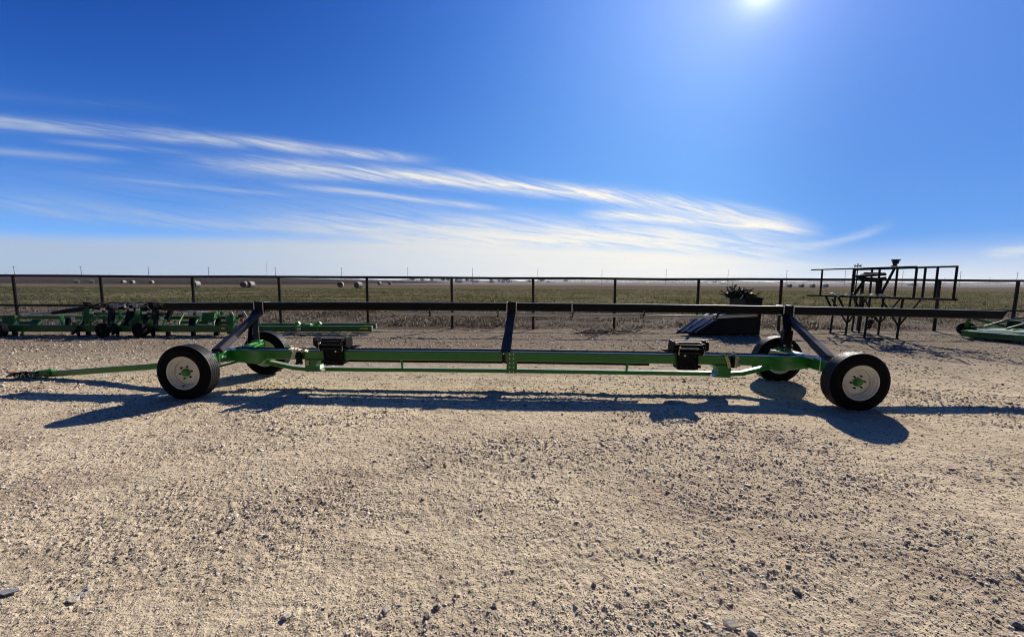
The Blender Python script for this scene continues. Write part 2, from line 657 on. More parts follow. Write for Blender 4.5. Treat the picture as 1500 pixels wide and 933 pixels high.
# --- pebbles: every stone a small crushed polyhedron bedded in the yard
ico_v = []
ph = (1 + 5 ** .5) / 2
for a in (-1, 1):
    for b in (-ph, ph):
        ico_v += [(0, a, b), (a, b, 0), (b, 0, a)]
ico_v = np.array(ico_v, float)
ico_v /= np.linalg.norm(ico_v[0])
ico_f = []
for i in range(12):
    for j in range(i + 1, 12):
        for k in range(j + 1, 12):
            dd = [np.linalg.norm(ico_v[i] - ico_v[j]), np.linalg.norm(ico_v[j] - ico_v[k]), np.linalg.norm(ico_v[i] - ico_v[k])]
            if max(dd) < 1.1:
                n_ = np.cross(ico_v[j] - ico_v[i], ico_v[k] - ico_v[i])
                ico_f.append((i, j, k) if n_ @ ico_v[i] > 0 else (i, k, j))
ico_f = np.array(ico_f)


def stones(name, x, y, r, material, sink=.25, z=None):
    n = len(x)
    z = hgt(x, y) if z is None else z
    V = np.repeat(ico_v[None], n, 0) * (1 + .42 * (rng.random((n, 12, 1)) - .5) * 2)
    V *= np.stack([.8 + .9 * rng.random(n), .6 + .5 * rng.random(n), .28 + .38 * rng.random(n)], -1)[:, None, :]
    a = rng.random(n) * 6.283
    tl = (rng.random(n) - .5) * 1.2
    ca, sa, ct, st = np.cos(a), np.sin(a), np.cos(tl), np.sin(tl)
    x1 = V[..., 0] * ct[:, None] - V[..., 2] * st[:, None]
    z1 = V[..., 0] * st[:, None] + V[..., 2] * ct[:, None]
    y1 = V[..., 1]
    P = np.stack([x1 * ca[:, None] - y1 * sa[:, None], x1 * sa[:, None] + y1 * ca[:, None], z1], -1) * r[:, None, None]
    P += np.stack([x, y, z + r * (.5 - sink)], -1)[:, None, :]
    F = ico_f[None] + (np.arange(n) * 12)[:, None, None]
    return npmesh(name, P.reshape(-1, 3), F.reshape(-1, 3), material, 'stuff')


def stone_mat():
    M = bpy.data.materials.new('caliche_gravel')
    M.use_nodes = True
    q = NT(M.node_tree)
    b = M.node_tree.nodes['Principled BSDF']
    isl = q.n('ShaderNodeNewGeometry')
    rmp = q.n('ShaderNodeValToRGB')
    q.L.new(isl.outputs['Random Per Island'], rmp.inputs[0])
    e = rmp.color_ramp.elements
    e[0].position, e[0].color = 0, (.20, .155, .115, 1)
    e[1].position, e[1].color = 1, (.90, .84, .71, 1)
    for p_, c_ in ((.25, (.40, .32, .235, 1)), (.6, (.62, .53, .40, 1)), (.85, (.76, .68, .54, 1))):
        x_ = rmp.color_ramp.elements.new(p_)
        x_.color = c_
    nz = q.noise(isl.outputs['Position'], 70, 4, .6)
    q.put(b.inputs['Base Color'], q.mix(q.ss(nz, .3, .7, 0, .35), rmp.outputs[0], (.24, .20, .16)))
    b.inputs['Roughness'].default_value = .85
    return M


STONE = stone_mat()


def scatter(n, y0, y1, power, thr):
    yy = y0 + (y1 - y0) * rng.random(n) ** power
    xx = (rng.random(n) * 2 - 1) * (1.5 * yy + 1.2)
    p = patch(xx, yy)
    k = rng.random(n) < (thr + (1 - thr) * p)
    return xx[k], yy[k]


PX, PY, PR = [], [], []
for n, y0, y1, rmin, rmax, ex, thr in (
        (185000, 1.6, 14.4, .0009, .0034, 1.8, .36),
        (13000, 1.6, 14.0, .0024, .0062, 2.5, .16)):
    # as many per square degree near and far: close up one sees the grit, far off only the larger stones
    yy = 1 / (1 / y1 + (1 / y0 - 1 / y1) * rng.random(n))
    xx = (rng.random(n) * 2 - 1) * (1.5 * yy + 1.0)
    k = rng.random(n) < (thr + (1 - thr) * patch(xx, yy)) * np.clip((yy - .6) / 2.6, .5, 1)
    xx, yy = xx[k], yy[k]
    PX.append(xx)
    PY.append(yy)
    PR.append(np.minimum((rmin + (rmax - rmin) * rng.random(len(xx)) ** ex) * np.maximum(yy, 1.9) ** .88 * (.86 + .26 * patch(xx, yy)), .026))
stones('gravel', np.concatenate(PX), np.concatenate(PY), np.concatenate(PR), STONE)
#--PART2--

# ------------------------------------------------------------------ the header trailer
TA = R_(-2.127)
tr = thing('header_trailer', 'long green header transport trailer with black rest beam and cream wheels on the gravel', 'trailer', (0, 5.92, 0), None, TA)
V3 = Vector


def bolt(mb, c, axis, r=.012, l=.014):
    mb.cyl(c, axis, r, l, 6)


# main beam, slightly arched, with its lower truss chord
def zb(u):
    return .524 + .020 * (1 - (u / 4.6) ** 2)


VB = -.137                                                       # the beam sits a little nearer than the chord
us = [-4.58, -3, -1.5, 0, 1.5, 3, 4.58]
MB().bar([(u, VB, zb(u)) for u in us], .115, .152, .014).build('main_beam', GREEN, tr)
MB().bar([(u, -.03, zb(u) - .115) for u in (-3.35, 0, 2.2)], .045, .05, .005).build('slide_rail', BLACK, tr)
MB().tube([(u, VB + .085, zb(u) + .075) for u in us], .016, 8).build('hose_conduit', BLACK, tr)
MB().bar([(-4.38, 0, .425), (-4.12, 0, .375), (-3.62, 0, .275), (-3.44, 0, .262), (0, 0, .280), (3.5, 0, .275), (3.68, 0, .29), (4.05, 0, .385), (4.34, 0, .435)],
         .11, .062, .01).build('truss_chord', GREEN, tr)
for u in (-1.80, 1.85):
    MB().bar([(u, -.02, .30), (u, -.08, .50)], .03, .03, .003).build('truss_strut', GREEN, tr)
for s in (-1, 1):
    # gusset with a hollow curved edge towards the middle
    pts = [(0, .405), (.16, .405), (.20, .39)]
    pts = [(-.09, .412)] + [(.10 + .13 * (1 - math.cos(a)) * 1.0, .412 - .16 * math.sin(a)) if False else (.05 + .16 * (1 - math.sin(a)), .412 - .165 * (1 - math.cos(a))) for a in [R_(k) for k in range(0, 91, 10)][::-1]][::-1]
    prof = [(-.12, .455), (.16, .455), (.095, .425), (.06, .385), (.055, .345), (.09, .295), (.15, .268), (-.12, .262)]
    c = -3.21 if s < 0 else 3.28
    sg = 1 if s < 0 else -1
    MB().prism([(c + sg * p[0], -.199, p[1]) for p in prof], (0, .20, 0)).build('gusset_plate', GREEN, tr, None, False)
sp_ = MB().prism([(-.075, -.202, .285), (.09, -.202, .285), (.09, -.202, .617), (-.075, -.202, .617)], (0, .20, 0)).build('splice_plate', GREEN, tr)
bm_ = MB()
for k in range(5):
    for u in (-.025, .035):
        bolt(bm_, (u, -.208, .310 + k * .070), (0, 1, 0), .010, .016)
build_each(bm_, 'bolt', ZINC, sp_)
# end collars where the beam meets the axles
for s in (-1, 1):
    prof = [(4.565, .598), (4.565, .43), (4.40, .40), (4.15, .375), (4.06, .385), (3.98, .455), (3.98, .598)]
    MB().prism([(s * p[0], -.1985, p[1]) for p in prof], (0, .25, 0)).build('end_gusset', GREEN, tr, None, False)
# axles
for s, nm in ((-1, 'front_axle'), (1, 'rear_axle')):
    a = MB().bar([(s * 4.64, -.60, .515), (s * 4.64, .52, .515)], .15, .17, .014)
    ax = a.build(nm, GREEN, tr)
    for y0, y1, ye in ((-.63, -.56, -.80), (.48, .55, .70)):
        a = MB().bar([(s * 4.68, (y0 + y1) / 2, .55), (s * 4.68, (y0 + y1) / 2, .34)], .12, .07, .008)
        a.tube([(s * 4.68, ye, .395), (s * 4.68, (y0 + y1) / 2, .395)], .028, 10)
        a.build('knuckle', GREEN2, ax)
    for y in (-.42, -.18):
        b = MB()
        w = .085
        b.tube([(s * 4.64 - w, y, .41), (s * 4.64 - w, y, .615), (s * 4.64 + w, y, .615), (s * 4.64 + w, y, .41)], .009, 6)
        bolt(b, (s * 4.64 - w, y, .41), (0, 0, 1), .016, .02)
        bolt(b, (s * 4.64 + w, y, .41), (0, 0, 1), .016, .02)
        b.build('u_bolt', ZINC, ax)
# upper links over the far half of the axles, sunlit brightness in their colour
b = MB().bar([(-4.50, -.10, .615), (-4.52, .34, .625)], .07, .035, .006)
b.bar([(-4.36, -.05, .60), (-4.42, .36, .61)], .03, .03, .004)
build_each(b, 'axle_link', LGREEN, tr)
MB().box((-4.56, .43, .60), .16, .14, .13).build('post_bracket', LGREEN, tr)  # lighter green than the other one: sunlight painted in
MB().box((4.60, .43, .585), .17, .14, .10).build('post_bracket', GREEN, tr)
MB().bar([(4.30, .30, .61), (4.56, -.30, .60)], .03, .03, .004).build('axle_link', GALV, tr)
# steering arm and tie rod
b = MB().tube([(-4.74, -.52, .33), (-4.74, .44, .33)], .018, 8)
b.bar([(-4.62, -.56, .34), (-4.80, -.50, .335)], .05, .02, .003)
b.bar([(-4.62, .50, .34), (-4.80, .44, .335)], .05, .02, .003)
b.build('tie_rod', GREEN2, tr)

# --- wheels
NW = 144
tyre_prof = [(.228, -.098), (.238, -.108), (.262, -.118), (.270, -.1225), (.276, -.1225), (.300, -.124), (.318, -.1255), (.324, -.1275), (.332, -.1265), (.337, -.1215), (.364, -.114), (.384, -.101), (.394, -.090)]
rib = [(-.090, -.058), (-.050, -.023), (-.015, .015), (.023, .050), (.058, .090)]
ribi = set()
for k, (a, b) in enumerate(rib):
    for o_ in (a, b):
        ribi.add((len(tyre_prof)))
        tyre_prof.append((.399, o_))
    if k < 4:
        tyre_prof += [(.389, b + .0015), (.389, rib[k + 1][0] - .0015)]
NB = tyre_prof.index((.394, -.090)) + 1
tyre_prof += [(r, -o) for r, o in tyre_prof[NB - 1::-1]]
tyre_prof += [(.224, .09), (.224, -.09), (.228, -.098)]


def rfun(j, k, r):
    if j in ribi:
        if (k + (j * 2)) % 6 == 0:
            return r - .007
    if r > .38 and r < .397 and k % 6 in (0, 1) and j not in ribi:
        return r - .004
    return r


rim_prof = [(.2255, -.105), (.240, -.113), (.243, -.110), (.238, -.106), (.224, -.098), (.219, -.080), (.206, -.070), (.203, -.045), (.188, -.040), (.184, -.012),
            (.178, -.022), (.150, -.030), (.115, -.040), (.085, -.042), (.0, -.042)]
rim_far = [(.0, .002), (.176, .008), (.200, .05), (.219, .08), (.224, .098), (.240, .113), (.243, .110), (.2255, .102)]


def make_wheel():
    rb = MB().lathe(rim_prof, (0, 0, 0), (0, 1, 0), 64)
    rb.lathe(rim_far, (0, 0, 0), (0, 1, 0), 64)
    w = rb.build('wheel', CREAM, tr)
    ty = MB().lathe(tyre_prof[:NB] + [(.386, -.088), (.386, .088)] + tyre_prof[-3 - NB:-3] + [(.224, .09), (.224, -.09), (.228, -.098)], (0, 0, 0), (0, 1, 0), 72).build('tyre', RUBBER, w)
    MB().lathe(tyre_prof[NB - 1:-2 - NB], (0, 0, 0), (0, 1, 0), NW, rfun).build('tread', TREAD, w)
    h = MB()
    h.lathe([(0, -.094), (.038, -.092), (.050, -.082), (.054, -.050), (.060, -.046), (.060, .0)], (0, 0, 0), (0, 1, 0), 18)
    h.build('hub', GREEN, w)
    for k in range(6):
        a = k * math.pi / 3 + math.pi / 6 + .02
        MB().tube([(0.089 * math.cos(a), -.066, 0.089 * math.sin(a)), (0.089 * math.cos(a), -.030, 0.089 * math.sin(a))], .0115, 6).build('lug_nut', DBLACK, w)
    MB().tube([(.02, -.055, -.196), (.02, -.09, -.205)], .006, 6).build('valve_stem', DBLACK, w)
    return w


w0 = make_wheel()
# bulged, slightly flattened rubber is modelled; each wheel turned to its own rest position
for k, (u, v_, rot, st) in enumerate(((-4.69, -.815, .3, R_(1.0)), (4.73, -.805, 1.5, 0), (-4.57, .66, 2.1, R_(1.0)), (4.65, .66, .9, 0))):
    w = w0 if k == 0 else copy_tree(w0, tr)
    w.location = (u, v_, .392)
    w.scale = (1, .88, 1)
    w.rotation_euler = (0, rot, st)

# --- the black rest beam on its three leaning supports
def zr(u):
    return 1.205 + .063 * (1 - (u / 7.6) ** 2)


L0, L1 = -6.56, 8.52
ub = [L0, -5, -3.3, -1.6, 0, 1.6, 3.3, 5, 6.7, L1 - .09]
mb = MB()
rings = []
for u in ub:
    w_, h_, c_ = .075, .0725, .012
    rings.append([V3((u, .80 + p[0], zr(u) + p[1])) for p in
                  ((w_, h_ - c_), (w_ - c_, h_), (-w_ + c_, h_), (-w_, h_ - c_), (-w_, -h_ + c_), (-w_ + c_, -h_), (w_ - c_, -h_), (w_, -h_ + c_))])
# bevelled far end: the top reaches further than the bottom
last = rings[-1]
rings.append([V3((p.x + .045 + .045 * ((p.z - zr(ub[-1])) / .0725), p.y, p.z)) for p in last])
mb.sweep(rings)
mb.build('rest_beam', BLACK, tr)


SU = (-4.72, 4.83, -.035)


def support(ub_, vb, zb_, ut, name):
    top = V3((ut, .77, zr(ut) - .085))
    base = V3((ub_, vb, zb_))
    d = top - base
    k = base + d * .30
    s = MB().bar([base + d * .05, top], .14, .085, .012, up=(0, -1, 0)).build(name, BLACK, tr)
    MB().bar([base, k], .155, .098, .012, up=(0, -1, 0)).build('lower_sleeve', GREYP, s)
    # cradle plate and U-bolts over the beam
    c = MB().box((ut, .715, zr(ut) - .02), .20, .012, .22, 0, .003)
    c.box((ut, .80, zr(ut) - .092), .20, .17, .02, 0, .003)
    c.build('cradle', BLACK, s)
    for o_ in (-.085, .085):
        u_ = ut + o_
        q = MB().tube([(u_, .708, zr(u_) - .11), (u_, .706, zr(u_) + .082), (u_, .90, zr(u_) + .082), (u_, .90, zr(u_) - .11)], .010, 6, up=(1, 0, 0))
        bolt(q, (u_, .706, zr(u_) - .11), (0, 0, 1), .016, .02)
        q.build('u_bolt', ZINC, s)
    return s


support(-4.60, -.40, .62, SU[0], 'beam_support')
support(4.70, -.40, .62, SU[1], 'beam_support')
sc_ = support(-.095, -.137, .60, SU[2], 'beam_support')
MB().bar([(-.12, -.206, .64), (-.12, -.206, .44)], .05, .018, .003, up=(0, -1, 0)).build('clamp_strap', BLACK, sc_)
b = MB()
bolt(b, (-.12, -.22, .445), (0, 1, 0), .016, .03)
bolt(b, (-.12, -.22, .60), (0, 1, 0), .012, .03)
build_each(b, 'bolt', ZINC, sc_)
# rear posts carrying the beam over the far end of each axle
b = MB().bar([(-4.58, .43, .55), (-4.64, .50, .95), (-4.79, .74, zr(-4.8) - .08)], .09, .09, .01)
b.build('rear_post', GREYP, tr)
b = MB().bar([(-4.70, .40, .56), (-4.73, .52, 1.0), (-4.83, .74, zr(-4.8) - .09)], .06, .05, .008)
b.build('rear_brace', BLACK, tr)
b = MB().bar([(4.62, .43, .55), (4.66, .46, .93)], .15, .10, .012)
b.bar([(4.66, .46, .90), (4.76, .66, zr(4.8) - .09)], .11, .08, .012)
b.build('rear_post', BLACK, tr)
b = MB()
for u_ in (4.56, 4.68):
    for z_ in (.62, .68):
        bolt(b, (u_, .36, z_), (0, 1, 0), .013, .03)
build_each(b, 'bolt', ZINC, tr)

# --- pale secondary tube hung under the beam
def zs(u):
    return zr(u) - .142


b = MB().bar([(-2.28, .80, zr(-2.28) - .090), (-1.62, .80, zs(-1.6)), (-.15, .80, zs(0)), (1.05, .80, zs(1)), (2.3, .80, zs(2.3)), (3.58, .80, zs(3.6)), (4.34, .80, zr(4.3) - .092)], .055, .050, .007)
b.build('lower_rail', GALV, tr)
for u in (-1.55, -.30, 1.05, 2.31, 3.60):
    br = MB().bar([(u, .765, zs(u) - .035), (u + .02, .720, zs(u) + .02), (u + .02, .718, zr(u) - .04)], .035, .016, .003, up=(1, 0, 0))
    br.box((u, .80, zs(u) - .005), .05, .075, .068, 0, .004)
    o = br.build('rail_bracket', BLACK, tr)
    q = MB()
    bolt(q, (u - .005, .755, zs(u)), (0, 1, 0), .022, .03)
    bolt(q, (u + .02, .713, zr(u) - .05), (0, 1, 0), .012, .02)
    if u == 1.05:
        q.tube([(u, .715, zr(u) - .07), (u, .715, zr(u) + .083), (u, .89, zr(u) + .083)], .010, 6, up=(1, 0, 0))
    build_each(q, 'bolt', ZINC, o)


# --- adjustable black header brackets clamped round the beam
def bracket(u, mir, dz):
    s = mir
    z0 = zb(u)
    r = MB().box((u, -.13, z0 - .02), .30, .20, .25, 0, .012)
    r.box((u + s * .02, -.235, z0 - .10), .36, .02, .05, 0, .004)
    for q in (-.145, .145):
        r.box((u + q, -.235, z0 - .02), .02, .03, .26, 0, .004)
    r.box((u, -.13, z0 - .145), .26, .22, .02, 0, .004)
    root = r.build('header_bracket', DBLACK, tr)
    zt = z0 + .205 + dz
    h = MB()
    for q in (-.25, .25):  # end plates, tilted
        h.prism([(u + q - .012, -.33, zt + .09), (u + q - .012, -.14, zt + .10), (u + q - .012, -.10, zt - .02), (u + q - .012, -.18, zt - .11), (u + q - .012, -.33, zt - .03)], (.024, 0, 0))
    for q in (-.19, .19):
        h.prism([(u + q - .008, -.36, zt + .06), (u + q - .008, -.14, zt + .06), (u + q - .008, -.14, zt - .12), (u + q - .008, -.32, zt - .10)], (.016, 0, 0))
    h.box((u, -.17, zt - .01), .48, .08, .15, 0, .008)
    h.box((u, -.14, zt - .10), .30, .16, .10, 0, .008)
    h.box((u, -.25, zt - .10), .40, .10, .03, 0, .004)
    h.build('cradle_head', DBLACK, root)
    bh = MB()
    for a in (-.11, 0, .11):
        for z_ in (-.10, .06):
            bolt(bh, (u + a, -.235, z0 + z_), (0, 1, 0), .011, .02)
    build_each(bh, 'clamp_bolt', GREYP, root)
    rd = MB()
    for k, (y_, z_) in enumerate(((-.31, .04), (-.31, -.02), (-.29, -.085))):
        rd.tube([(u - .235, y_, zt + z_), (u + .235, y_, zt + z_)], .012, 8)
    build_each(rd, 'cradle_rod', GREYP, root)
    q = MB()
    q.tube([(u - .26, -.29, zt + .108), (u + .26, -.29, zt + .108)], .009, 6)
    for a in (-.17, .19):
        bolt(q, (u + a, -.325, zt + .01), (0, 1, 0), .018, .03)
        q.tube([(u + a, -.33, zt - .02), (u + a * 1.08, -.335, zt - .06), (u + a, -.32, zt - .11)], .007, 6)
    bolt(q, (u - s * .06, -.26, zt - .13), (0, 1, 0), .014, .03)
    build_each(q, 'bracket_bolt', ZINC, root)
    lv = MB().prism([(u - s * .25, -.16, zt - .055), (u - s * .25, -.16, zt - .105), (u - s * .34, -.16, zt - .085), (u - s * .42, -.16, zt - .050)], (0, .05, 0))
    lv.build('locking_lever', GREYP, root)


bracket(-2.84, -1, .0)
bracket(2.72, 1, .0)


# --- ratchet straps bunched on the beam near each end
def strap_loop(mb, u, w, zbot, sag, y=-.20):
    mb.bar([(u, y + .13, zb(u) + .082), (u, y + .02, zb(u) + .084), (u, y - .012, zb(u) + .055), (u + sag * .6, y - .016, zb(u) - .02), (u + sag, y - .02, zbot)], .006, w, .001, up=(1, 0, 0))


u = -3.43
b = MB()
strap_loop(b, u - .06, .06, .47, -.03)
o = b.build('ratchet_strap', WRAG, tr)
b = MB()
for k in range(11):
    a = k / 10
    p0 = V3((u - .10 + .26 * a, -.20 - .05 * random.random(), zb(u) + .075 + .045 * random.random()))
    b.bar([p0, p0 + V3((.05 * (random.random() - .4), -.03, .03 - .05 * random.random())), p0 + V3((.10 * (random.random() - .3), -.02, -.05 * random.random()))], .07, .006, .001)
b.build('bunched_webbing', WRAG, o)
b = MB().box((u + .03, -.235, .50), .08, .06, .17, 0, .01)
b.box((u + .03, -.24, .41), .10, .05, .04, 0, .006)
b.build('ratchet', DBLACK, o)
MB().box((u + .145, -.21, .41), .055, .01, .075, 0, .002).build('warning_tag', YSTRAP, o)
b = MB()
for a in (-.03, .06):
    bolt(b, (u + a, -.27, .40), (0, 1, 0), .012, .02)
build_each(b, 'bolt', ZINC, o)
u = 3.36
b = MB()
strap_loop(b, u - .05, .05, .42, .055)
o = b.build('ratchet_strap', YSTRAP, tr)
b = MB()
strap_loop(b, u + .12, .055, .42, -.03)
b.build('strap_tail', YSTRAP, o)
MB().box((u + .045, -.225, .51), .05, .05, .17, 0, .01).build('ratchet', DBLACK, o)
b = MB()
for z_ in (.45, .50, .55):
    b.cyl((u + .13, -.22, z_), (1, 0, 0), .012, .05, 8)
build_each(b, 'buckle', ZINC, o)
# data plate on the front axle housing
MB().box((-4.558, -.33, .515), .006, .09, .035, 0, .001).build('data_plate', WHITE, tr)

# --- tongue and hitch
tg = MB().bar([(-4.66, .0, .43), (-5.2, .02, .375), (-6.2, .05, .245), (-8.15, .10, .075)], .075, .10, .01).build('tongue', GREEN, tr)
b = MB().bar([(-8.02, .10, .09), (-8.62, .12, .055)], .12, .075, .01)
b.prism([(-8.05, .03, .12), (-8.42, .04, .095), (-8.42, .04, .115), (-8.15, .03, .155)], (0, .14, 0))
b.build('hitch_clevis', GREEN2, tr)
b = MB()
for k, (x_, z_, r_) in enumerate(((-8.32, .065, .032), (-8.47, .05, .038), (-8.56, .085, .026))):
    ring = [(x_ + r_ * math.cos(a * .5236), .02 - .004 * k, z_ + r_ * math.sin(a * .5236)) for a in range(13)]
    b.tube(ring, .009, 6, up=(0, 1, 0))
b.tube([(-8.10, .02, .07), (-8.18, -.01, .015), (-8.30, -.02, .012), (-8.42, 0, .03)], .010, 6)
b.tube([(-8.16, .02, .06), (-8.2, -.01, -.002), (-8.05, -.03, .008), (-8.02, .03, .05)], .009, 6)
for k in range(14):
    a = k / 13
    b.ball((-8.25 - .45 * a, .02 + .03 * math.sin(k * 2.1), .11 - .03 * a + .02 * math.sin(k * 1.7)), .019, 5, .3)
build_each(b, 'chain_link', ZINC, tr)
b = MB()
for k in range(6):
    y_ = .0 + .025 * k
    b.tube([(-8.2, y_, .12), (-8.4, y_ - .02, .14 - .012 * k), (-8.6, y_ - .03, .10 - .015 * k), (-8.72 + .03 * k, y_ - .02, .05)], .012, 6)
b.tube([(-8.60, .05, .10), (-8.78, .05, .105)], .012, 6)
build_each(b, 'light_cable', DBLACK, tr)
b = MB().bar([(-8.70, .04, .085), (-8.63, .02, .130)], .028, .022, .005)
b.box((-8.67, .0, .085), .03, .04, .03)
b.build('light_plug', ORANGE, tr)
MB().bar([(-8.20, .06, .12), (-7.98, .07, .165)], .06, .035, .005).build('jack_handle', LGREEN, tr)

# ------------------------------------------------------------------ fence of drill pipe
FY = 13.35
fence = thing('pipe_fence', 'dark pipe fence with chain link mesh running the whole width behind the yard', 'fence', (0, FY, 0))
ZT, ZM = 1.855, .80
xl, xr = -22.0, 22.0
mb = MB()
for x in np.arange(xl, xr, 6.1):
    mb.tube([(x, FY, ZT + .008 * math.sin(x)), (x + 3.05, FY, ZT - .006 + .01 * math.sin(x * 1.7)), (x + 6.1, FY, ZT + .008 * math.sin(x + 6.1))], .045, 10)
mb.build('top_rail', RUST, fence)
mb = MB().tube([(xl, FY + .06, ZM - .02), (-6, FY + .06, ZM), (6, FY + .06, ZM - .01), (xr, FY + .06, ZM - .04)], .038, 8)
mb.build('middle_rail', RUST, fence)
posts = [19, 147, 281, 408, 537, 662, 782, 902, 1024, 1146, 1264, 1377, 1492]
pxs = [Q(p, 408, FY).x for p in posts]
pxs = [pxs[0] - 3.1 * 1] + pxs + [pxs[-1] + 2.9]
for x in pxs:
    ln = .05 * (random.random() - .5)
    b = MB().tube([(x, FY, -.10), (x + ln, FY, ZT)], .048, 10)
    b.build('post', RUST, fence)
b = MB().tube([(pxs[6] + .12, FY - .02, ZT - .10), (pxs[6] + .22, FY - .04, ZT - .02), (pxs[6] + .36, FY - .04, ZT + .01), (pxs[6] + .52, FY - .03, ZT - .0)], .014, 6)
b.build('bent_hook', RUST, fence)
# chain link: real thin wires, both diagonals
ww = []
ff = []
st = .10
hh = ZT - .03
for sgn in (-1, 1):
    for i, x in enumerate(np.arange(xl - 2, xr + 2, st)):
        y0 = FY + .055 + sgn * .003
        x0, x1 = x, x + sgn * hh * .9
        r = .0011
        o = len(ww)
        for (xx, zz) in ((x0, .05), (x1, hh)):
            ww += [(xx - r, y0 - r * .6, zz), (xx + r, y0 - r * .6, zz), (xx, y0 + r, zz)]
        for k in range(3):
            a, b_ = o + k, o + (k + 1) % 3
            ff.append((a, b_, b_ + 3, a + 3))
o = npmesh('chain_link_mesh', np.array(ww) - np.array((0, FY, 0)), np.array(ff), GALV)
o.parent = fence

# ------------------------------------------------------------------ fields beyond
def field_mat(name, a, b, c, sc=.25, bump=.02, fine=6.):
    M = bpy.data.materials.new(name)
    M.use_nodes = True
    q = NT(M.node_tree)
    bs = M.node_tree.nodes['Principled BSDF']
    p = q.n('ShaderNodeNewGeometry').outputs['Position']
    n1 = q.noise(p, sc, 6, .65)
    n2 = q.noise(p, fine, 5, .7)
    cc = q.mix(q.ss(n1, .35, .65), a, b)
    cc = q.mix(q.ss(n2, .45, .7, 0, .8), cc, c)
    q.put(bs.inputs['Base Color'], cc)
    bs.inputs['Roughness'].default_value = .95
    bs.inputs['Specular IOR Level'].default_value = 0
    bp = q.n('ShaderNodeBump')
    bp.inputs['Distance'].default_value = bump
    q.put(bp.inputs['Height'], n2)
    q.L.new(bp.outputs[0], bs.inputs['Normal'])
    return M


WHEATG = field_mat('wheat_ground', (.125, .115, .058), (.165, .138, .080), (.085, .080, .042), .12, .05)
BROWNF = field_mat('stubble_ground', (.115, .090, .060), (.14, .11, .07), (.09, .07, .046), .05, .05, 2.)
GREYF = field_mat('fallow_ground', (.19, .165, .15), (.22, .195, .175), (.16, .14, .125), .01, .05, .5)
PLOW = field_mat('ploughed_ground', (.026, .020, .018), (.040, .030, .026), (.02, .016, .014), .012, .05, .6)
BERMM = earth_mat('weedy_bank_soil', (.15, .118, .088), (.12, .092, .068), (.075, .057, .043))


def grid(name, x0, x1, nx, y0, y1, ny, zf, material, kind='structure'):
    xs = np.linspace(x0, x1, nx)
    yy = np.linspace(y0, y1, ny)
    A, B = np.meshgrid(yy, xs, indexing='ij')
    Zz = zf(B, A)
    v = np.stack([B, A, Zz], -1).reshape(-1, 3)
    ii = np.arange(nx * ny).reshape(ny, nx)
    f = np.stack([ii[:-1, :-1], ii[:-1, 1:], ii[1:, 1:], ii[1:, :-1]], -1).reshape(-1, 4)
    return npmesh(name, v, f, material, kind, True)


def bermz(x, y):
    e = np.clip((y - 12.9) / 1.4, 0, 1) * np.clip((24.5 - y) / 3, 0, 1)
    return -.035 + e * (.05 + .13 * vnoise(x / 1.3, y / .9, 31) + .05 * vnoise(x / .35, y / .3, 32)) + .02 * np.clip((y - 12.9), 0, 1)


grid('weedy_bank', -40, 40, 420, 12.9, 25, 90, bermz, BERMM)
wf = lambda x, y: -.02 + .05 * vnoise(x / 3., y / 3., 35) + 0 * x
grid('wheat_field', -160, 160, 300, 24.0, 78, 120, wf, WHEATG)
sheet('stubble_field', [(-420, 77.8), (420, 77.8), (420, 205), (-420, 205)], -.012, BROWNF)
sheet('fallow_field', [(-150, 204.8), (2600, 204.8), (2600, 1800), (-500, 1800)], -.020, GREYF)


def hillz(x, y):
    up = np.clip((y - 150) / 420, 0, 1)
    side = np.clip((-110 - x) / 420, 0, 1)
    side = side * side * (3 - 2 * side)
    return -.03 + up * (5.2 * side + 2.2 * np.clip((-95 - x) / 50, 0, 1)) + .3 * (vnoise(x / 60, y / 60, 41) - .5) * up


grid('ploughed_rise', -1100, -90, 60, 150, 640, 60, hillz, PLOW)


# --- vegetation as stuff
def blades(name, x, y, z, h, w, lean, nb, material):
    n = len(x)
    N = n * nb
    bx = np.repeat(x, nb) + (rng.random(N) - .5) * np.repeat(w, nb) * 2.2
    by = np.repeat(y, nb) + (rng.random(N) - .5) * np.repeat(w, nb) * 2.2
    bz = np.repeat(z, nb)
    hh_ = np.repeat(h, nb) * (.5 + .7 * rng.random(N))
    a = rng.random(N) * 6.283
    l = lean * (rng.random(N) + .15) * hh_
    tw = hh_ * .055 + .003 + .0006 * np.repeat(y, nb)
    dx, dy = np.cos(a), np.sin(a)
    px, py = -dy, dx
    p0 = np.stack([bx - px * tw, by - py * tw, bz - .02], -1)
    p1 = np.stack([bx + px * tw, by + py * tw, bz - .02], -1)
    p2 = np.stack([bx + dx * l * .4 + px * tw * .7, by + dy * l * .4 + py * tw * .7, bz + hh_ * .6], -1)
    p3 = np.stack([bx + dx * l * .4 - px * tw * .7, by + dy * l * .4 - py * tw * .7, bz + hh_ * .6], -1)
    p4 = np.stack([bx + dx * l, by + dy * l, bz + hh_ * (1 - .25 * lean)], -1)
    V = np.stack([p0, p1, p2, p3, p4], 1).reshape(-1, 3)
    b0 = np.arange(N) * 5
    F = np.concatenate([np.stack([b0, b0 + 1, b0 + 2], -1), np.stack([b0, b0 + 2, b0 + 3], -1), np.stack([b0 + 3, b0 + 2, b0 + 4], -1)])
    return npmesh(name, V, F, material, 'stuff')


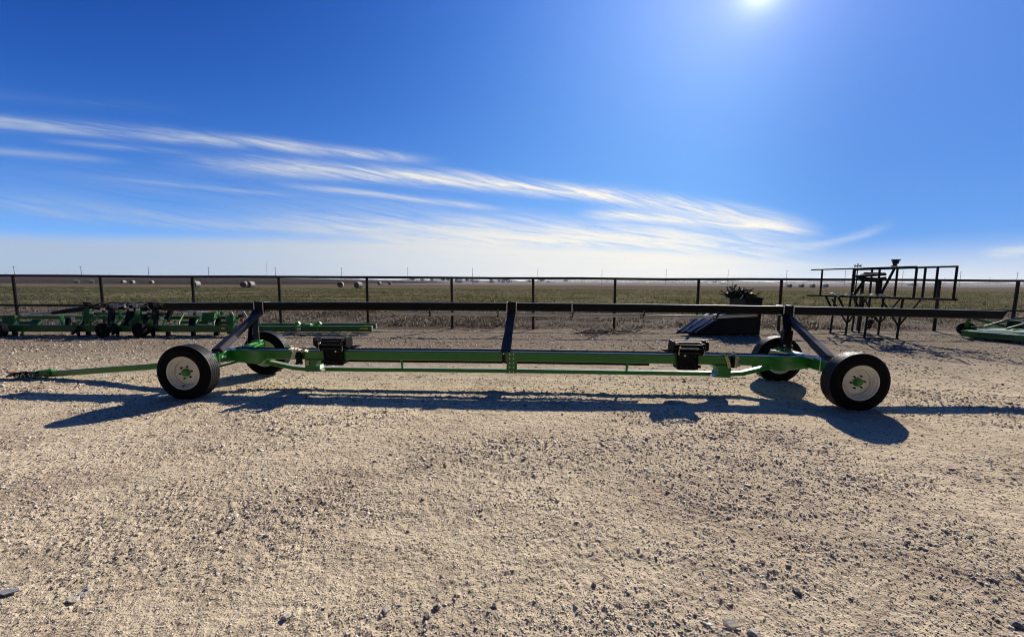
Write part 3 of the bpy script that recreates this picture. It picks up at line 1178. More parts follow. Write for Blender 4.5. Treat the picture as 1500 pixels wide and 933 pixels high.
def leaf_mat(name, cols):
    M = bpy.data.materials.new(name)
    M.use_nodes = True
    q = NT(M.node_tree)
    b = M.node_tree.nodes['Principled BSDF']
    ge = q.n('ShaderNodeNewGeometry')
    rmp = q.n('ShaderNodeValToRGB')
    q.L.new(ge.outputs['Random Per Island'], rmp.inputs[0])
    e = rmp.color_ramp.elements
    e[0].color = (*cols[0], 1)
    e[1].color = (*cols[-1], 1)
    for i, c in enumerate(cols[1:-1]):
        x_ = e.new((i + 1) / (len(cols) - 1))
        x_.color = (*c, 1)
    nz = q.noise(ge.outputs['Position'], .35, 4, .6)
    q.put(b.inputs['Base Color'], q.mix(q.ss(nz, .3, .7, 0, .5), rmp.outputs[0], cols[0]))
    b.inputs['Roughness'].default_value = .8
    b.inputs['Specular IOR Level'].default_value = .05
    tr_ = q.n('ShaderNodeBsdfTranslucent')
    q.put(tr_.inputs[0], rmp.outputs[0])
    mx = q.n('ShaderNodeMixShader')
    mx.inputs[0].default_value = .5
    q.L.new(b.outputs[0], mx.inputs[1])
    q.L.new(tr_.outputs[0], mx.inputs[2])
    q.L.new(mx.outputs[0], M.node_tree.nodes['Material Output'].inputs[0])
    return M


DRY = leaf_mat('dry_weed', [(.075, .06, .046), (.13, .105, .078), (.21, .17, .12), (.36, .30, .21)])
WHEAT = leaf_mat('young_wheat', [(.080, .080, .030), (.112, .114, .043), (.165, .152, .066), (.25, .205, .12)])
n = 24000
yy = 13.6 + 11 * rng.random(n) ** 1.15
xx = (rng.random(n) * 2 - 1) * (1.45 * yy + 1)
k = rng.random(n) < .25 + .75 * (vnoise(xx / 1.6, yy / 1.1, 51) > .45)
xx, yy = xx[k], yy[k]
blades('dead_weeds', xx, yy, bermz(xx, yy), .05 + .17 * rng.random(len(xx)) ** 1.5 * vnoise(xx / 2.2, yy / 1.5, 52) + .12 * (rng.random(len(xx)) > .985), .10 + .16 * rng.random(len(xx)), 1.4, 7, DRY)
n = 52000
yy = 24 + 62 * rng.random(n) ** 1.6
xx = (rng.random(n) * 2 - 1) * (1.45 * yy + 1)
k = rng.random(n) < .15 + .85 * np.clip((vnoise(xx / 6, yy / 4, 53) - .3) * 2.5, 0, 1)
xx, yy = xx[k], yy[k]
blades('young_wheat', xx, yy, wf(xx, yy), (.06 + .16 * rng.random(len(xx))) * (.5 + vnoise(xx / 2.5, yy / 1.7, 77)), .10 + .14 * rng.random(len(xx)), .8, 6, WHEAT)

# dark dry tumbleweeds caught along the fence, and the twig heap below it
def twigs(mb, c, rx, ry, rz_, n, l, r):
    for _ in range(n):
        a, b = random.random() * 6.28, (random.random() - .4) * 1.4
        p = V3((c[0] + (random.random() - .5) * 2 * rx, c[1] + (random.random() - .5) * 2 * ry, c[2] + random.random() * rz_))
        d = V3((math.cos(a) * math.cos(b), math.sin(a) * math.cos(b), math.sin(b) * .6)) * l * (.4 + random.random())
        q = p + d * .5 + V3((random.random() - .5, random.random() - .5, random.random() - .3)) * l * .15
        e = p + d
        for w in (p, q, e):
            w.z = max(w.z, .015)
        mb.tube([p, q, e], [r, r * .8, r * .4], 4)


g0 = G(893, 489)
b = MB()
twigs(b, (g0.x, g0.y, .02), 1.0, .32, .10, 120, .42, .011)
o = b.build('twig_pile', TWIG)
tag(o, 'low heap of broken dry twigs at the foot of the fence left of the black hopper', 'twig pile')
o['kind'] = 'stuff'
for lab, px, py, r in (('dark tumbleweed beyond the fence under the left part of the rest beam', 452, 449, .16), ('dark scrubby weed clump on the dirt left of the centre support', 716, 484, .2),
                       ('second scrubby dark weed clump close left of the centre support', 690, 483, .16)):
    p = G(px, py)
    b = MB()
    twigs(b, (p.x, p.y, .04), r, r * .6, r * 1.1, 70, r * 1.3, .006)
    tag(b.build('weed_clump', TWIG), lab, 'weed')

# ------------------------------------------------------------------ bales
def make_bale(p, r, l, ang_, lab):
    d = V3((math.cos(ang_), math.sin(ang_), 0))
    prof = [(0, -l / 2), (r * .5, -l / 2 + .02), (r * .93, -l / 2), (r * .975, -l / 2 + .05), (r * .975, l / 2 - .05), (r * .93, l / 2), (r * .5, l / 2 - .02), (0, l / 2)]
    o = MB().lathe(prof, (0, 0, 0), d, 20).build('hay_bale', BALE)
    wr = MB().lathe([(r * .96, -l / 2 + .03), (r, -l / 2 + .07), (r * 1.01, 0), (r, l / 2 - .07), (r * .96, l / 2 - .03)], (0, 0, 0), d, 20).build('net_wrap', NETWRAP)
    wr.parent = o
    o.location = (p.x, p.y, r * .96 + p.z)
    tag(o, lab, 'hay bale', 'round hay bales lying in the fields')


bl = [(113, 416, 165, 'pale far bale at the foot of the dark rise, leftmost bale of all'),
      (135, 416, 168, 'pale round bale far out, close left of the second fence post'),
      (181, 416, 165, 'small far bale first of the three right of the second fence post'),
      (194, 416, 160, 'small far bale in the middle of the three right of the second fence post'),
      (222, 416, 165, 'small far bale last of the three right of the second fence post'),
      (287, 420, 92, 'large dark round bale just right of the third fence post'),
      (359, 421, 90, 'left one of the two large round bales standing close together'),
      (367, 421, 91, 'right one of the two large round bales standing close together'),
      (499, 420, 102, 'left bale of the two large ones between the fourth and fifth fence posts'),
      (525, 420.5, 90, 'large round bale with bright rim just left of the fifth fence post'),
      (556, 417, 170, 'small far bale just right of the fifth fence post'),
      (571, 417, 180, 'small dark far bale second to the right of the fifth fence post'),
      (1156, 421.5, 150, 'far bale nearest right of the fence post by the hopper'),
      (1174, 421.5, 155, 'far hazy bale second right of the fence post by the hopper'),
      (1190, 421.5, 150, 'far hazy bale left of the dark steel rack rail'),
      (1209, 421.5, 155, 'far hazy bale seen inside the left end of the steel rack')]
for k, (px, py, Yd, lab) in enumerate(bl):
    p = Q(px, py, Yd)
    make_bale(V3((p.x, p.y, 0)), .74 + .05 * random.random(), 1.4, R_(70 + 40 * random.random()) if k not in (0, 1) else R_(30), lab)

# ------------------------------------------------------------------ utility poles
def make_pole(x, y, h, arm, name, lab, grp):
    z0 = float(hillz(np.array([x]), np.array([y]))[0]) if x < -95 and 150 < y < 640 else 0
    o = MB().tube([(0, 0, -.3), (0, 0, h)], [.19, .12], 8)
    o.bar([(-arm, 0, h - .5), (arm, 0, h - .5)], .12, .14)
    for q in (-arm * .9, -arm * .4, arm * .9):
        o.tube([(q, 0, h - .45), (q, 0, h - .15)], .05, 6)
    ob = o.build(name, WOODP)
    ob.location = (x, y, z0)
    ob.rotation_euler = (random.random() * .02 - .01, random.random() * .03 - .015, R_(80 + 10 * random.random()))
    tag(ob, lab, 'utility pole', grp)


near_px = [20, 118, 217, 305, 403, 500, 597, 692, 788, 882, 976, 1067, 1153, 1239, 1323, 1408, 1491]
near_ty = [390, 390, 391, 391, 391.5, 392, 392, 392.5, 393.5, 394, 394.5, 395.5, 396, 396.5, 397, 398, 398.5]
wordn = ['first', 'second', 'third', 'fourth', 'fifth', 'sixth', 'seventh', 'eighth', 'ninth', 'tenth', 'eleventh', 'twelfth', 'thirteenth', 'fourteenth', 'fifteenth', 'sixteenth', 'seventeenth']
for k, (px, ty) in enumerate(zip(near_px, near_ty)):
    Yd = 280 + 3.6 * k
    top = Q(px, ty, Yd)
    z0 = float(hillz(np.array([top.x]), np.array([Yd]))[0]) if top.x < -95 else 0
    make_pole(top.x, Yd, top.z - z0, .9, 'utility_pole', f'tall utility pole of the nearer row, {wordn[k]} from the left edge', 'tall utility poles of the nearer row')
far_px = [8, 84, 160, 237, 312, 388, 463, 538, 612, 702, 778, 852, 936, 1011, 1083, 1384, 1450]
for k, px in enumerate(far_px):
    top = Q(px, 400.2 + k * .42, 560)
    z0 = float(hillz(np.array([top.x]), np.array([560.]))[0]) if top.x < -95 else 0
    make_pole(top.x, 560, top.z - z0, .9, 'utility_pole', f'short utility pole of the farther row, {wordn[k]} from the left edge', 'short utility poles of the farther row')
o = MB()
tp = Q(390, 385, 900)
for a in range(3):
    o.tube([(.5 * math.cos(a * 2.1), .5 * math.sin(a * 2.1), -.3), (.12 * math.cos(a * 2.1), .12 * math.sin(a * 2.1), tp.z)], .09, 5)
for k in range(12):
    o.tube([(.4 * math.cos(k * 2.1), .4 * math.sin(k * 2.1), tp.z * k / 12), (.4 * math.cos(k * 2.1 + 2.1), .4 * math.sin(k * 2.1 + 2.1), tp.z * (k + 1) / 12)], .05, 4)
o = o.build('radio_mast', GALV)
o.location = (tp.x, 900, 0)
tag(o, 'very faint slim radio mast above the horizon left of the fourth fence post', 'mast')

# ------------------------------------------------------------------ far farmstead and trees
def tree(px, py, Yd, w, h, lab, name='tree'):
    p = Q(px, py, Yd)
    r = thing(name, lab, 'tree', (p.x, Yd, 0), 'trees round the far farmsteads')
    MB().tube([(p.x, Yd, -.2), (p.x + .1, Yd, h * .45), (p.x, Yd, h * .8)], [h * .035, h * .025, h * .01], 6).build('trunk', BARK, r)
    n = 420
    u_ = rng.normal(size=(n, 3))
    u_ /= np.linalg.norm(u_, axis=1)[:, None]
    lob = .72 + .28 * np.sin(u_[:, 0] * 5 + px) * np.cos(u_[:, 2] * 4 + px * .7)
    c = u_ * (rng.random(n) ** .45 * lob)[:, None] * np.array([w / 2, w / 2, h * .36]) + np.array([0, 0, h * .62])
    s = h * .05 * (.6 + rng.random(n))
    t1 = rng.normal(size=(n, 3))
    t1 /= np.linalg.norm(t1, axis=1)[:, None]
    t2 = np.cross(t1, rng.normal(size=(n, 3)))
    t2 /= np.linalg.norm(t2, axis=1)[:, None]
    V = np.stack([c + t1 * s[:, None], c + t2 * s[:, None], c - t1 * s[:, None], c - t2 * s[:, None]], 1).reshape(-1, 3)
    F = np.arange(n * 4).reshape(n, 4)
    o = npmesh('crown', V, F, FARTREE)
    o.parent = r


for k, (px, Yd, w, h, lab) in enumerate((
        (604, 720, 14, 9, 'dark round far tree left of the pale silo'), (618, 740, 12, 8, 'low dark far tree close left of the pale silo'),
        (649, 560, 8, 7, 'dark bushy far tree nearest left of the blue roofed shed'), (656, 640, 9, 9, 'taller thin far tree behind the blue roofed shed'),
        (684, 600, 10, 7, 'wide dark far tree right of the blue roofed shed'), (691, 580, 9, 6, 'low dark far bush second right of the blue roofed shed'),
        (719, 620, 7, 8, 'narrow dark far tree at the maroon barn'), (731, 600, 10, 6.5, 'dark far bush left of the white gabled house'),
        (742, 640, 12, 8, 'far tree behind the white gabled house'), (749, 560, 6, 4, 'small dark bush at the right end of the farmstead'),
        (776, 520, 12, 5.5, 'low dark far clump left of the seventh fence post'), (793, 560, 14, 8, 'wide grey far tree just right of the seventh fence post'),
        (803, 500, 7, 3.5, 'small low far bush right of the seventh fence post'), (829, 620, 16, 7, 'wide hazy far tree midway between seventh and eighth fence posts'),
        (1047, 900, 14, 7, 'far hazy tree on the skyline left of the hopper'))):
    tree(px, 416, Yd, w, h, lab)


def shed(px, Yd, w, d, h, rh, wall, roof, lab, name='farm_building', rz=0.2, extra=None):
    p = Q(px, 416, Yd)
    r = thing(name, lab, 'building', (p.x, Yd, 0), 'farm buildings on the horizon')
    ca, sa = math.cos(rz), math.sin(rz)

    def T(x, y, z):
        return (p.x + x * ca - y * sa, Yd + x * sa + y * ca, z)
    a, b = w / 2, d / 2
    m_ = MB()
    m_.add([T(-a, -b, -.2), T(a, -b, -.2), T(a, b, -.2), T(-a, b, -.2), T(-a, -b, h), T(a, -b, h), T(a, b, h), T(-a, b, h), T(-a, 0, h + rh - .1), T(a, 0, h + rh - .1)],
           [(0, 1, 5, 4), (1, 2, 6, 9, 5), (2, 3, 7, 6), (3, 0, 4, 8, 7)])
    m_.build('wall', wall, r)
    m_ = MB()
    for s in (-1, 1):
        m_.prism([T(-a - .3, s * (b + .4), h - .15), T(a + .3, s * (b + .4), h - .15), T(a + .3, 0, h + rh), T(-a - .3, 0, h + rh)], (0, 0, .15))
    m_.build('roof', roof, r)
    for k in range(2):
        x_ = -a * .5 + k * a
        MB().prism([T(x_ - w * .09, -b - .05, 0 if k == 0 else h * .4), T(x_ + w * .09, -b - .05, 0 if k == 0 else h * .4), T(x_ + w * .09, -b - .05, h * .75), T(x_ - w * .09, -b - .05, h * .75)], (0, .03, 0)).build('door' if k == 0 else 'window', DARKWALL, r)


shed(672, 600, 11, 12, 3.2, 2.6, DARKWALL, BLUEROOF, 'long low far shed with pale blue grey metal roof right of the sixth fence post')
shed(621, 760, 7, 7, 3.2, 2.0, PALEWALL, PALEWALL, 'small white far house left of the pale silo')
shed(637, 720, 7, 8, 3.0, 1.4, PALEWALL, BLUEROOF, 'small white far shed at the right foot of the pale silo')
shed(697, 640, 9, 8, 3.2, 1.8, PALEWALL, BLUEROOF, 'pale far house with grey roof between the blue roofed shed and maroon barn')
shed(720, 600, 6, 6, 3.2, 1.6, REDWALL, DARKWALL, 'small maroon far barn in the middle of the farmstead')
shed(737, 640, 6, 7, 3.4, 2.2, PALEWALL, DARKWALL, 'white gabled far house left of the dark bushes')
shed(745, 620, 4, 7, 3.6, 2.4, PALEWALL, BLUEROOF, 'narrow white far house at the right end of the farmstead')
shed(1058, 1100, 12, 10, 3.5, 1.8, PALEWALL, GREYP, 'tiny pale far building on the skyline above the hopper slope')
p = Q(632, 416, 700)
r = thing('silo', 'pale upright concrete silo tower standing highest over the far farmstead', 'silo', (p.x, 700, 0))
MB().tube([(p.x, 700, -.2), (p.x, 700, 10.0)], 2.3, 20).build('shaft', PALEWALL, r)
MB().lathe([(2.45, 0), (2.4, .4), (1.4, 1.1), (0, 1.3)], (p.x, 700, 10.0), (0, 0, 1), 20).build('cap', DARKWALL, r)
MB().box((p.x + 3.6, 700, 4.2), 2.2, 3, 8.8).build('elevator_leg', PALEWALL, r)
# white vehicle parked far off to the right
p = Q(1334, 419.5, 330)
r = thing('parked_truck', 'tiny white truck parked far out in the fallow field behind the steel rack', 'truck', (p.x, 330, 0))
MB().box((p.x - .8, 330, 1.0), 3.4, 1.9, .9, 0, .1).build('body', PALEWALL, r)
MB().prism([(p.x - .9, 329.1, 1.45), (p.x + 1.6, 329.1, 1.45), (p.x + 1.1, 329.2, 2.3), (p.x - .5, 329.2, 2.3)], (0, 1.8, 0)).build('cab', PALEWALL, r)
MB().box((p.x + 3.4, 330, 1.2), 3.6, 1.9, 1.2, 0, .1).build('load_box', PALEWALL, r)
for q in (-1.6, 1.0, 4.2):
    MB().cyl((p.x + q, 329.3, .42), (0, 1, 0), .42, .3, 14).build('wheel', RUBBER, r)

# hazy irregular line of woods along the horizon
n = 130000
xx = -900 + 5200 * rng.random(n)
hh_ = 3.5 + 7 * vnoise(xx / 34, xx * 0, 61) ** 2 + 8 * vnoise(xx / 260, xx * 0, 62) ** 2
zz = hh_ * rng.random(n) ** 1.3
yy = 1500 + 50 * rng.random(n)
c = np.stack([xx, yy, zz], -1)
s = .45 + .6 * rng.random(n)
t1 = rng.normal(size=(n, 3))
t1 /= np.linalg.norm(t1, axis=1)[:, None]
t2 = np.cross(t1, rng.normal(size=(n, 3)))
t2 /= np.linalg.norm(t2, axis=1)[:, None]
Vv = np.stack([c + t1 * s[:, None], c + t2 * s[:, None], c - t1 * s[:, None], c - t2 * s[:, None]], 1).reshape(-1, 3)
npmesh('distant_woods', Vv, np.arange(n * 4).reshape(n, 4), FARTREE, 'stuff')

# the dry, dusty air of the plain: one box of even haze holding camera, ground and everything far off
hz = MB().add([(-3900, -160, -1.2), (3900, -160, -1.2), (3900, 3700, -1.2), (-3900, 3700, -1.2), (-3900, -160, 20), (3900, -160, 20), (3900, 3700, 20), (-3900, 3700, 20)],
              [(3, 2, 1, 0), (4, 5, 6, 7), (0, 1, 5, 4), (1, 2, 6, 5), (2, 3, 7, 6), (3, 0, 4, 7)])
HZ = bpy.data.materials.new('thin_haze')
HZ.use_nodes = True
HZ.node_tree.nodes.clear()
q = NT(HZ.node_tree)
pv = q.n('ShaderNodeVolumePrincipled')
pv.inputs['Color'].default_value = (.92, .93, .95, 1)
pv.inputs['Density'].default_value = .00016
pv.inputs['Anisotropy'].default_value = .3
q.L.new(pv.outputs[0], q.n('ShaderNodeOutputMaterial').inputs['Volume'])
hz.build('haze', HZ, None, 'stuff', False)

# ------------------------------------------------------------------ folded green toolbar at the left
g0 = G(150, 490)
im = thing('folded_toolbar', 'long green folded farm toolbar with hoses and black gauge wheels before the fence', 'farm implement', (g0.x, g0.y, 0))
YN, YF = 11.25, 11.95


def qbar(mb, a, b, w, h, **k):
    return mb.bar([Q(*a), Q(*b)], w, h, **k)


qbar(MB(), (-70, 480.5, YN), (345, 481.5, YN), .16, .20, ch=.02).build('front_toolbar', GREEN2, im)
qbar(MB(), (-70, 464.5, YF), (352, 465.5, YF), .13, .11, ch=.012).build('rear_toolbar', GREEN2, im)
for (a, b, Yd, w) in (((378, 481.5), (545, 481.5), 11.75, .13), ((380, 477.5), (551, 477.5), 12.25, .13)):
    tb = qbar(MB(), (a[0], a[1], Yd), (b[0], b[1], Yd), w, .17, ch=.01).build('wing_toolbar', GREEN2, im)
    e = Q(b[0], b[1], Yd)
    MB().box((e.x + .008, e.y, e.z), .012, w * .96, .168, 0, .002).build('end_cap', GALV, tb)
    MB().box((e.x - .24, e.y - w / 2 - .004, e.z + .01), .26, .004, .06, 0, .001).build('reflector', YELLOW, tb)
# hinge clamp on the wing bars
for px in (436, 467):
    p = Q(px, 480, 11.75)
    c = MB().box((p.x, p.y, p.z), .06, .19, .25, 0, .008)
    c.prism([(p.x - .05, p.y - .06, p.z + .12), (p.x + .10, p.y - .06, p.z + .12), (p.x + .05, p.y - .06, p.z + .20), (p.x - .02, p.y - .06, p.z + .20)], (0, .1, 0))
    c.build('hinge_clamp', LGREEN, im)
p = Q(452, 476, 11.9)
MB().box((p.x, p.y, p.z), .22, .2, .08, 0, .01).build('hinge_block', LGREEN, im)
p = Q(438, 482, 11.66)
MB().box((p.x, p.y, p.z), .13, .006, .10, 0, .001).build('warning_label', WHITE, im)
# uprights and plates between the bars
for px, w, y0, y1, m_ in ((22, .30, 462, 480, GREEN2), (60, .20, 469, 474, GREEN2), (108, .09, 466, 476, BLACK), (134, .16, 452, 474, GREEN2), (168, .14, 450, 480, BLACK), (192, .18, 448, 478, BLACK),
                          (206, .24, 456, 476, GREEN2), (216, .12, 450, 484, BLACK), (232, .14, 452, 478, BLACK), (250, .12, 452, 470, BLACK), (287, .16, 466, 480, BLACK), (310, .34, 458, 474, GREEN2), (322, .12, 466, 490, BLACK), (343, .20, 462, 488, GREEN2)):
    a, b = Q(px, y0, 11.6), Q(px, y1, 11.6)
    MB().bar([(a.x, 11.45 + .2 * random.random(), a.z), (a.x + .02, 11.40, b.z)], w, .10, .008).build('upright_plate', m_, im)
for px, py in ((25, 475), (107, 466), (150, 453), (192, 453.5), (202, 453.5), (211, 458), (134, 458), (237, 466), (308, 474)):
    p = Q(px, py, 11.28)
    MB().box((p.x, p.y, p.z), .13, .006, .075, 0, .001).build('warning_label', WHITE, im)
# leaf-shaped brackets, their sunlit look painted lighter green, and shanks of the row units
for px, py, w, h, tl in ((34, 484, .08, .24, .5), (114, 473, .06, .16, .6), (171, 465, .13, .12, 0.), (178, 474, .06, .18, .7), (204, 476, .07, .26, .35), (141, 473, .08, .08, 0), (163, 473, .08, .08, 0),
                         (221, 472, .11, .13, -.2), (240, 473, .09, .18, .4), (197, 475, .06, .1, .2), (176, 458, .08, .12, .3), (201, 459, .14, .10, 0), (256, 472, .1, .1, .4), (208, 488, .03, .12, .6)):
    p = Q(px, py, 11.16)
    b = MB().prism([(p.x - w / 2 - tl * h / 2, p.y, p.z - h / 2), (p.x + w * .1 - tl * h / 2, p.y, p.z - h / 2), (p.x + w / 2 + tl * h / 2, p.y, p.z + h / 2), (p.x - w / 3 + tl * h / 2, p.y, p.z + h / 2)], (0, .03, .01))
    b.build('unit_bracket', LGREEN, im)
for px in (133, 172, 189, 222, 236):
    p = Q(px, 462, 11.7)
    b = MB().bar([(p.x, 11.75, p.z), (p.x + .10, 11.5, p.z - .05), (p.x + .16, 11.25, .28), (p.x + .05, 11.1, .06)], .035, .06, .006)
    b.build('shank', BLACK, im)
for px, rr in ((151, .22), (205, .23), (2, .22)):
    p = Q(px, 480, 11.0)
    w = MB().lathe([(rr * .55, -.06), (rr * .9, -.07), (rr, -.05), (rr, .05), (rr * .9, .07), (rr * .55, .06), (rr * .55, -.06)], (p.x, 10.98, rr - .01), (.25, 1, 0), 28).build('gauge_wheel', RUBBER, im)
    MB().lathe([(rr * .56, -.03), (rr * .3, -.02), (.05, -.04), (0, -.045)], (p.x, 10.98, rr - .01), (.25, 1, 0), 20).build('wheel_disc', DBLACK, w)
# stands under the front bar
for px in (20, 128, 245, 282, 340):
    p = Q(px, 482, YN)
    b = MB().bar([(p.x, YN + .02, .32), (p.x, YN + .02, .0)], .09, .09, .008)
    b.box((p.x, YN, .015), .28, .24, .03, 0, .004)
    b.build('parking_stand', BLACK, im)
# box frames and parallel arms of the row units
for k, px in enumerate((122, 141, 160, 178, 196, 214, 229, 246, 268, 292, 318)):
    p = Q(px, 470, 11.5)
    b = MB().bar([(p.x - .12, 11.70, .56 + .05 * (k % 3)), (p.x + .05, 11.30, .40), (p.x + .16, 11.20, .16)],   .032, .065, .005)
    if k != 7:
        b.build('parallel_arm', GREEN2 if k % 3 else LGREEN, im)
    if k not in (0, 3, 6):
        continue
    b = MB().prism([(p.x - .10, 11.22, .10), (p.x + .13, 11.22, .08), (p.x + .18, 11.22, .30), (p.x - .02, 11.22, .42)], (0, .05, 0))
    b.build('opener_frame', DBLACK if k % 2 else GREEN2, im)
    q = MB().lathe([(0, -.012), (.15, -.008), (.165, 0), (.15, .008), (0, .012)], (p.x + .20, 11.15, .15), (.5, 1, .1), 20)
    q.build('coulter_disc', DBLACK, im)
qbar(MB(), (122, 459.5, 11.6), (248, 460, 11.6), .09, .09).build('upper_toolbar', GREEN2, im)
qbar(MB(), (262, 472, 11.5), (345, 473, 11.5), .08, .09).build('middle_toolbar', GREEN2, im)
qbar(MB(), (-70, 472.5, 11.6), (60, 473, 11.6), .08, .10).build('middle_toolbar', GREEN2, im)
for px in (90, 332):
    a, b_ = Q(px, 463, 11.8), Q(px + 4, 481, 11.3)
    MB().bar([a, b_], .09, .07, .006).build('cross_tie', GREEN2, im)
# hydraulic cylinder lying up to the hose tower
MB().tube([Q(78, 458.5, 11.7), Q(100, 455.5, 11.7), Q(132, 451.5, 11.7)], [.055, .075, .10], 10).build('hydraulic_cylinder', BLACK, im)
MB().tube([Q(30, 461.5, 11.7), Q(82, 457.5, 11.7)], .032, 8).build('cylinder_rod', GALV, im)
MB().tube([Q(36, 459, 11.6), Q(36, 463, 11.6)], .06, 8).build('cylinder_pin', ZINC, im)
# hose bundle and fittings
for k in range(13):
    x0 = 128 + 9 * k + 4 * random.random()
    x1 = x0 + 14 + 30 * random.random()
    Yd = 11.4 + .5 * random.random()
    top = 441 + 5 * random.random()
    b = MB().tube([Q(x0, 452, Yd), Q(x0 + (x1 - x0) * .15, top + 3, Yd), Q((x0 + x1) / 2, top, Yd), Q(x0 + (x1 - x0) * .85, top + 3.5, Yd), Q(x1, 455, Yd)], .018, 6)
    b.build('hydraulic_hose', DBLACK, im)
b = MB()
for px, py in ((164, 446.5), (170, 446.8), (175, 447.5), (180, 447.2), (192, 446), (198, 446), (206, 446.5), (169, 450), (198, 449), (185, 450.5)):
    p = Q(px, py, 11.35)
    b.cyl(p, (1, .3, 0), .035, .10, 8)
build_each(b, 'hose_fitting', ZINC, im)
for px in (128, 223):
    p = Q(px, 446, 11.6)
    MB().box((p.x, p.y, p.z), .14, .12, .16, 0, .01).build('valve_block', BLACK, im)
qbar(MB(), (132, 451.5, 11.75), (262, 451.5, 11.75), .12, .09).build('hose_carrier', DBLACK, im)
qbar(MB(), (262, 455, 11.9), (305, 458.5, 11.9), .12, .03).build('marker_arm', SIGNG, im)


# slow vehicle signs seen from behind, their posts, tail lamps
def smv(px, py, Yd, s):
    p = Q(px, py, Yd)
    b = MB().prism([(p.x - s, p.y, p.z - s * .75), (p.x + s, p.y, p.z - s * .75), (p.x + s * .25, p.y, p.z + s * .75), (p.x - s * .25, p.y, p.z + s * .75)], (0, .006, 0))
    o_ = b.build('slow_vehicle_sign', SIGNG, im)
    MB().bar([(p.x, p.y - .02, p.z - s * 1.6), (p.x, p.y - .02, p.z + s * .1)], .03, .015, .002).build('sign_post', BLACK, o_)


smv(338, 461, 12.2, .145)
smv(356, 460, 12.5, .145)
p = Q(341, 471.5, 11.7)
MB().prism([(p.x - .21, p.y, p.z + .045), (p.x + .19, p.y, p.z + .045), (p.x + .14, p.y, p.z - .045), (p.x - .12, p.y, p.z - .045)], (0, .01, 0)).build('grey_plate', SIGNG, im)
p = Q(354, 469, 11.7)
MB().box((p.x, p.y, p.z), .10, .05, .12, 0, .01).build('tail_lamp', ORANGE, im)
p = Q(352, 463, 11.8)
MB().box((p.x, p.y, p.z), .11, .06, .11, 0, .01).build('lamp_housing', BLACK, im)
p = Q(370, 461, 12.2)
MB().box((p.x, p.y, p.z), .10, .04, .05, 0, .008).build('red_lamp', REDP, im)
p = Q(327, 481, 11.12)
MB().box((p.x, p.y, p.z), .12, .006, .06, 0, .001).build('yellow_label', YELLOW, im)
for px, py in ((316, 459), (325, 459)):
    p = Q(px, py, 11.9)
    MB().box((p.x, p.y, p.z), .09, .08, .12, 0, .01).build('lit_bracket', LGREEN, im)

# ------------------------------------------------------------------ black self dumping hopper
HY0, HY1 = 12.0, 13.05
hp = thing('dump_hopper', 'glossy black steel dump hopper with sloping ribbed front near the fence', 'hopper', (7.6, 12.5, 0))


def hq(px, py, Yd=HY0):
    p = Q(px, py, Yd)
    return V3((p.x, Yd, p.z))


C_, D_ = hq(1117, 438), hq(1112.5, 491)
L_, M_ = hq(1092, 450), hq(1092, 435.5)
zb_ = .10
NB_, FB_ = V3((G(1016, 492).x, HY0 - .25, zb_)), V3((hq(986, 490, 12.05).x, HY0 - .15, zb_))       # lower lip, near and far end
NT_, FT_ = hq(1078, 452), hq(1041, 450.5, 12.75)                                             # upper edge of the slope
NR_, FR_ = V3((D_.x, HY0, zb_)), V3((D_.x + .25, HY1, zb_))
vs_h = [NB_, FB_, NT_, FT_, V3((L_.x, HY0, NT_.z)), V3((L_.x + .1, HY1, NT_.z)), M_, V3((M_.x + .1, HY1, M_.z)), C_, V3((C_.x + .25, HY1, C_.z)), NR_, FR_]
fs_h = [(0, 2, 3, 1), (2, 4, 5, 3), (4, 6, 7, 5), (6, 8, 9, 7), (8, 10, 11, 9), (10, 0, 1, 11), (0, 10, 8, 4), (0, 4, 2), (4, 8, 6), (1, 3, 5), (1, 5, 9, 11), (5, 7, 9)]
MB().add(vs_h, fs_h).build('shell', BLUEBLK, hp, None, False)
nrm = (FB_ - NB_).cross(NT_ - NB_).normalized()
if nrm.y > 0:
    nrm = -nrm


def onslope(s, w):
    return (NB_.lerp(FB_, s)).lerp(NT_.lerp(FT_, s), w)


for s_ in (.03, .30, .66, .97):
    MB().bar([onslope(s_, .0) + nrm * .02, onslope(s_, .99) + nrm * .02], .05, .05, .006).build('slope_rib', BLACK, hp)
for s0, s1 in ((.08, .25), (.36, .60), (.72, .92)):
    MB().prism([onslope(s0, .05) + nrm * .006, onslope(s0, .97) + nrm * .006, onslope(s1, .97) + nrm * .006, onslope(s1, .05) + nrm * .006], nrm * .008).build('slope_panel', SLOPEP, hp)  # bright reflections on the slope painted as pale panels
rm = MB()
for y_ in (HY0 - .02, HY1 + .02):
    rm.bar([(M_.x, y_, M_.z + .01), (C_.x, y_, C_.z + .01)], .06, .06, .008)
rm.bar([(C_.x + .02, HY0, C_.z + .01), (C_.x + .02, HY1, C_.z + .01)], .06, .06, .008)
build_each(rm, 'rim', BLACK, hp)
b = MB()
for y_ in (HY0 + .12, HY1 - .12):
    b.bar([(NB_.x - .05, y_, .05), (D_.x + .05, y_, .05)], .10, .10, .01)
b.bar([(D_.x + .02, HY0 - .1, .03), (D_.x + .45, HY0 - .1, .03)], .06, .05, .006)
build_each(b, 'skid', DBLACK, hp)
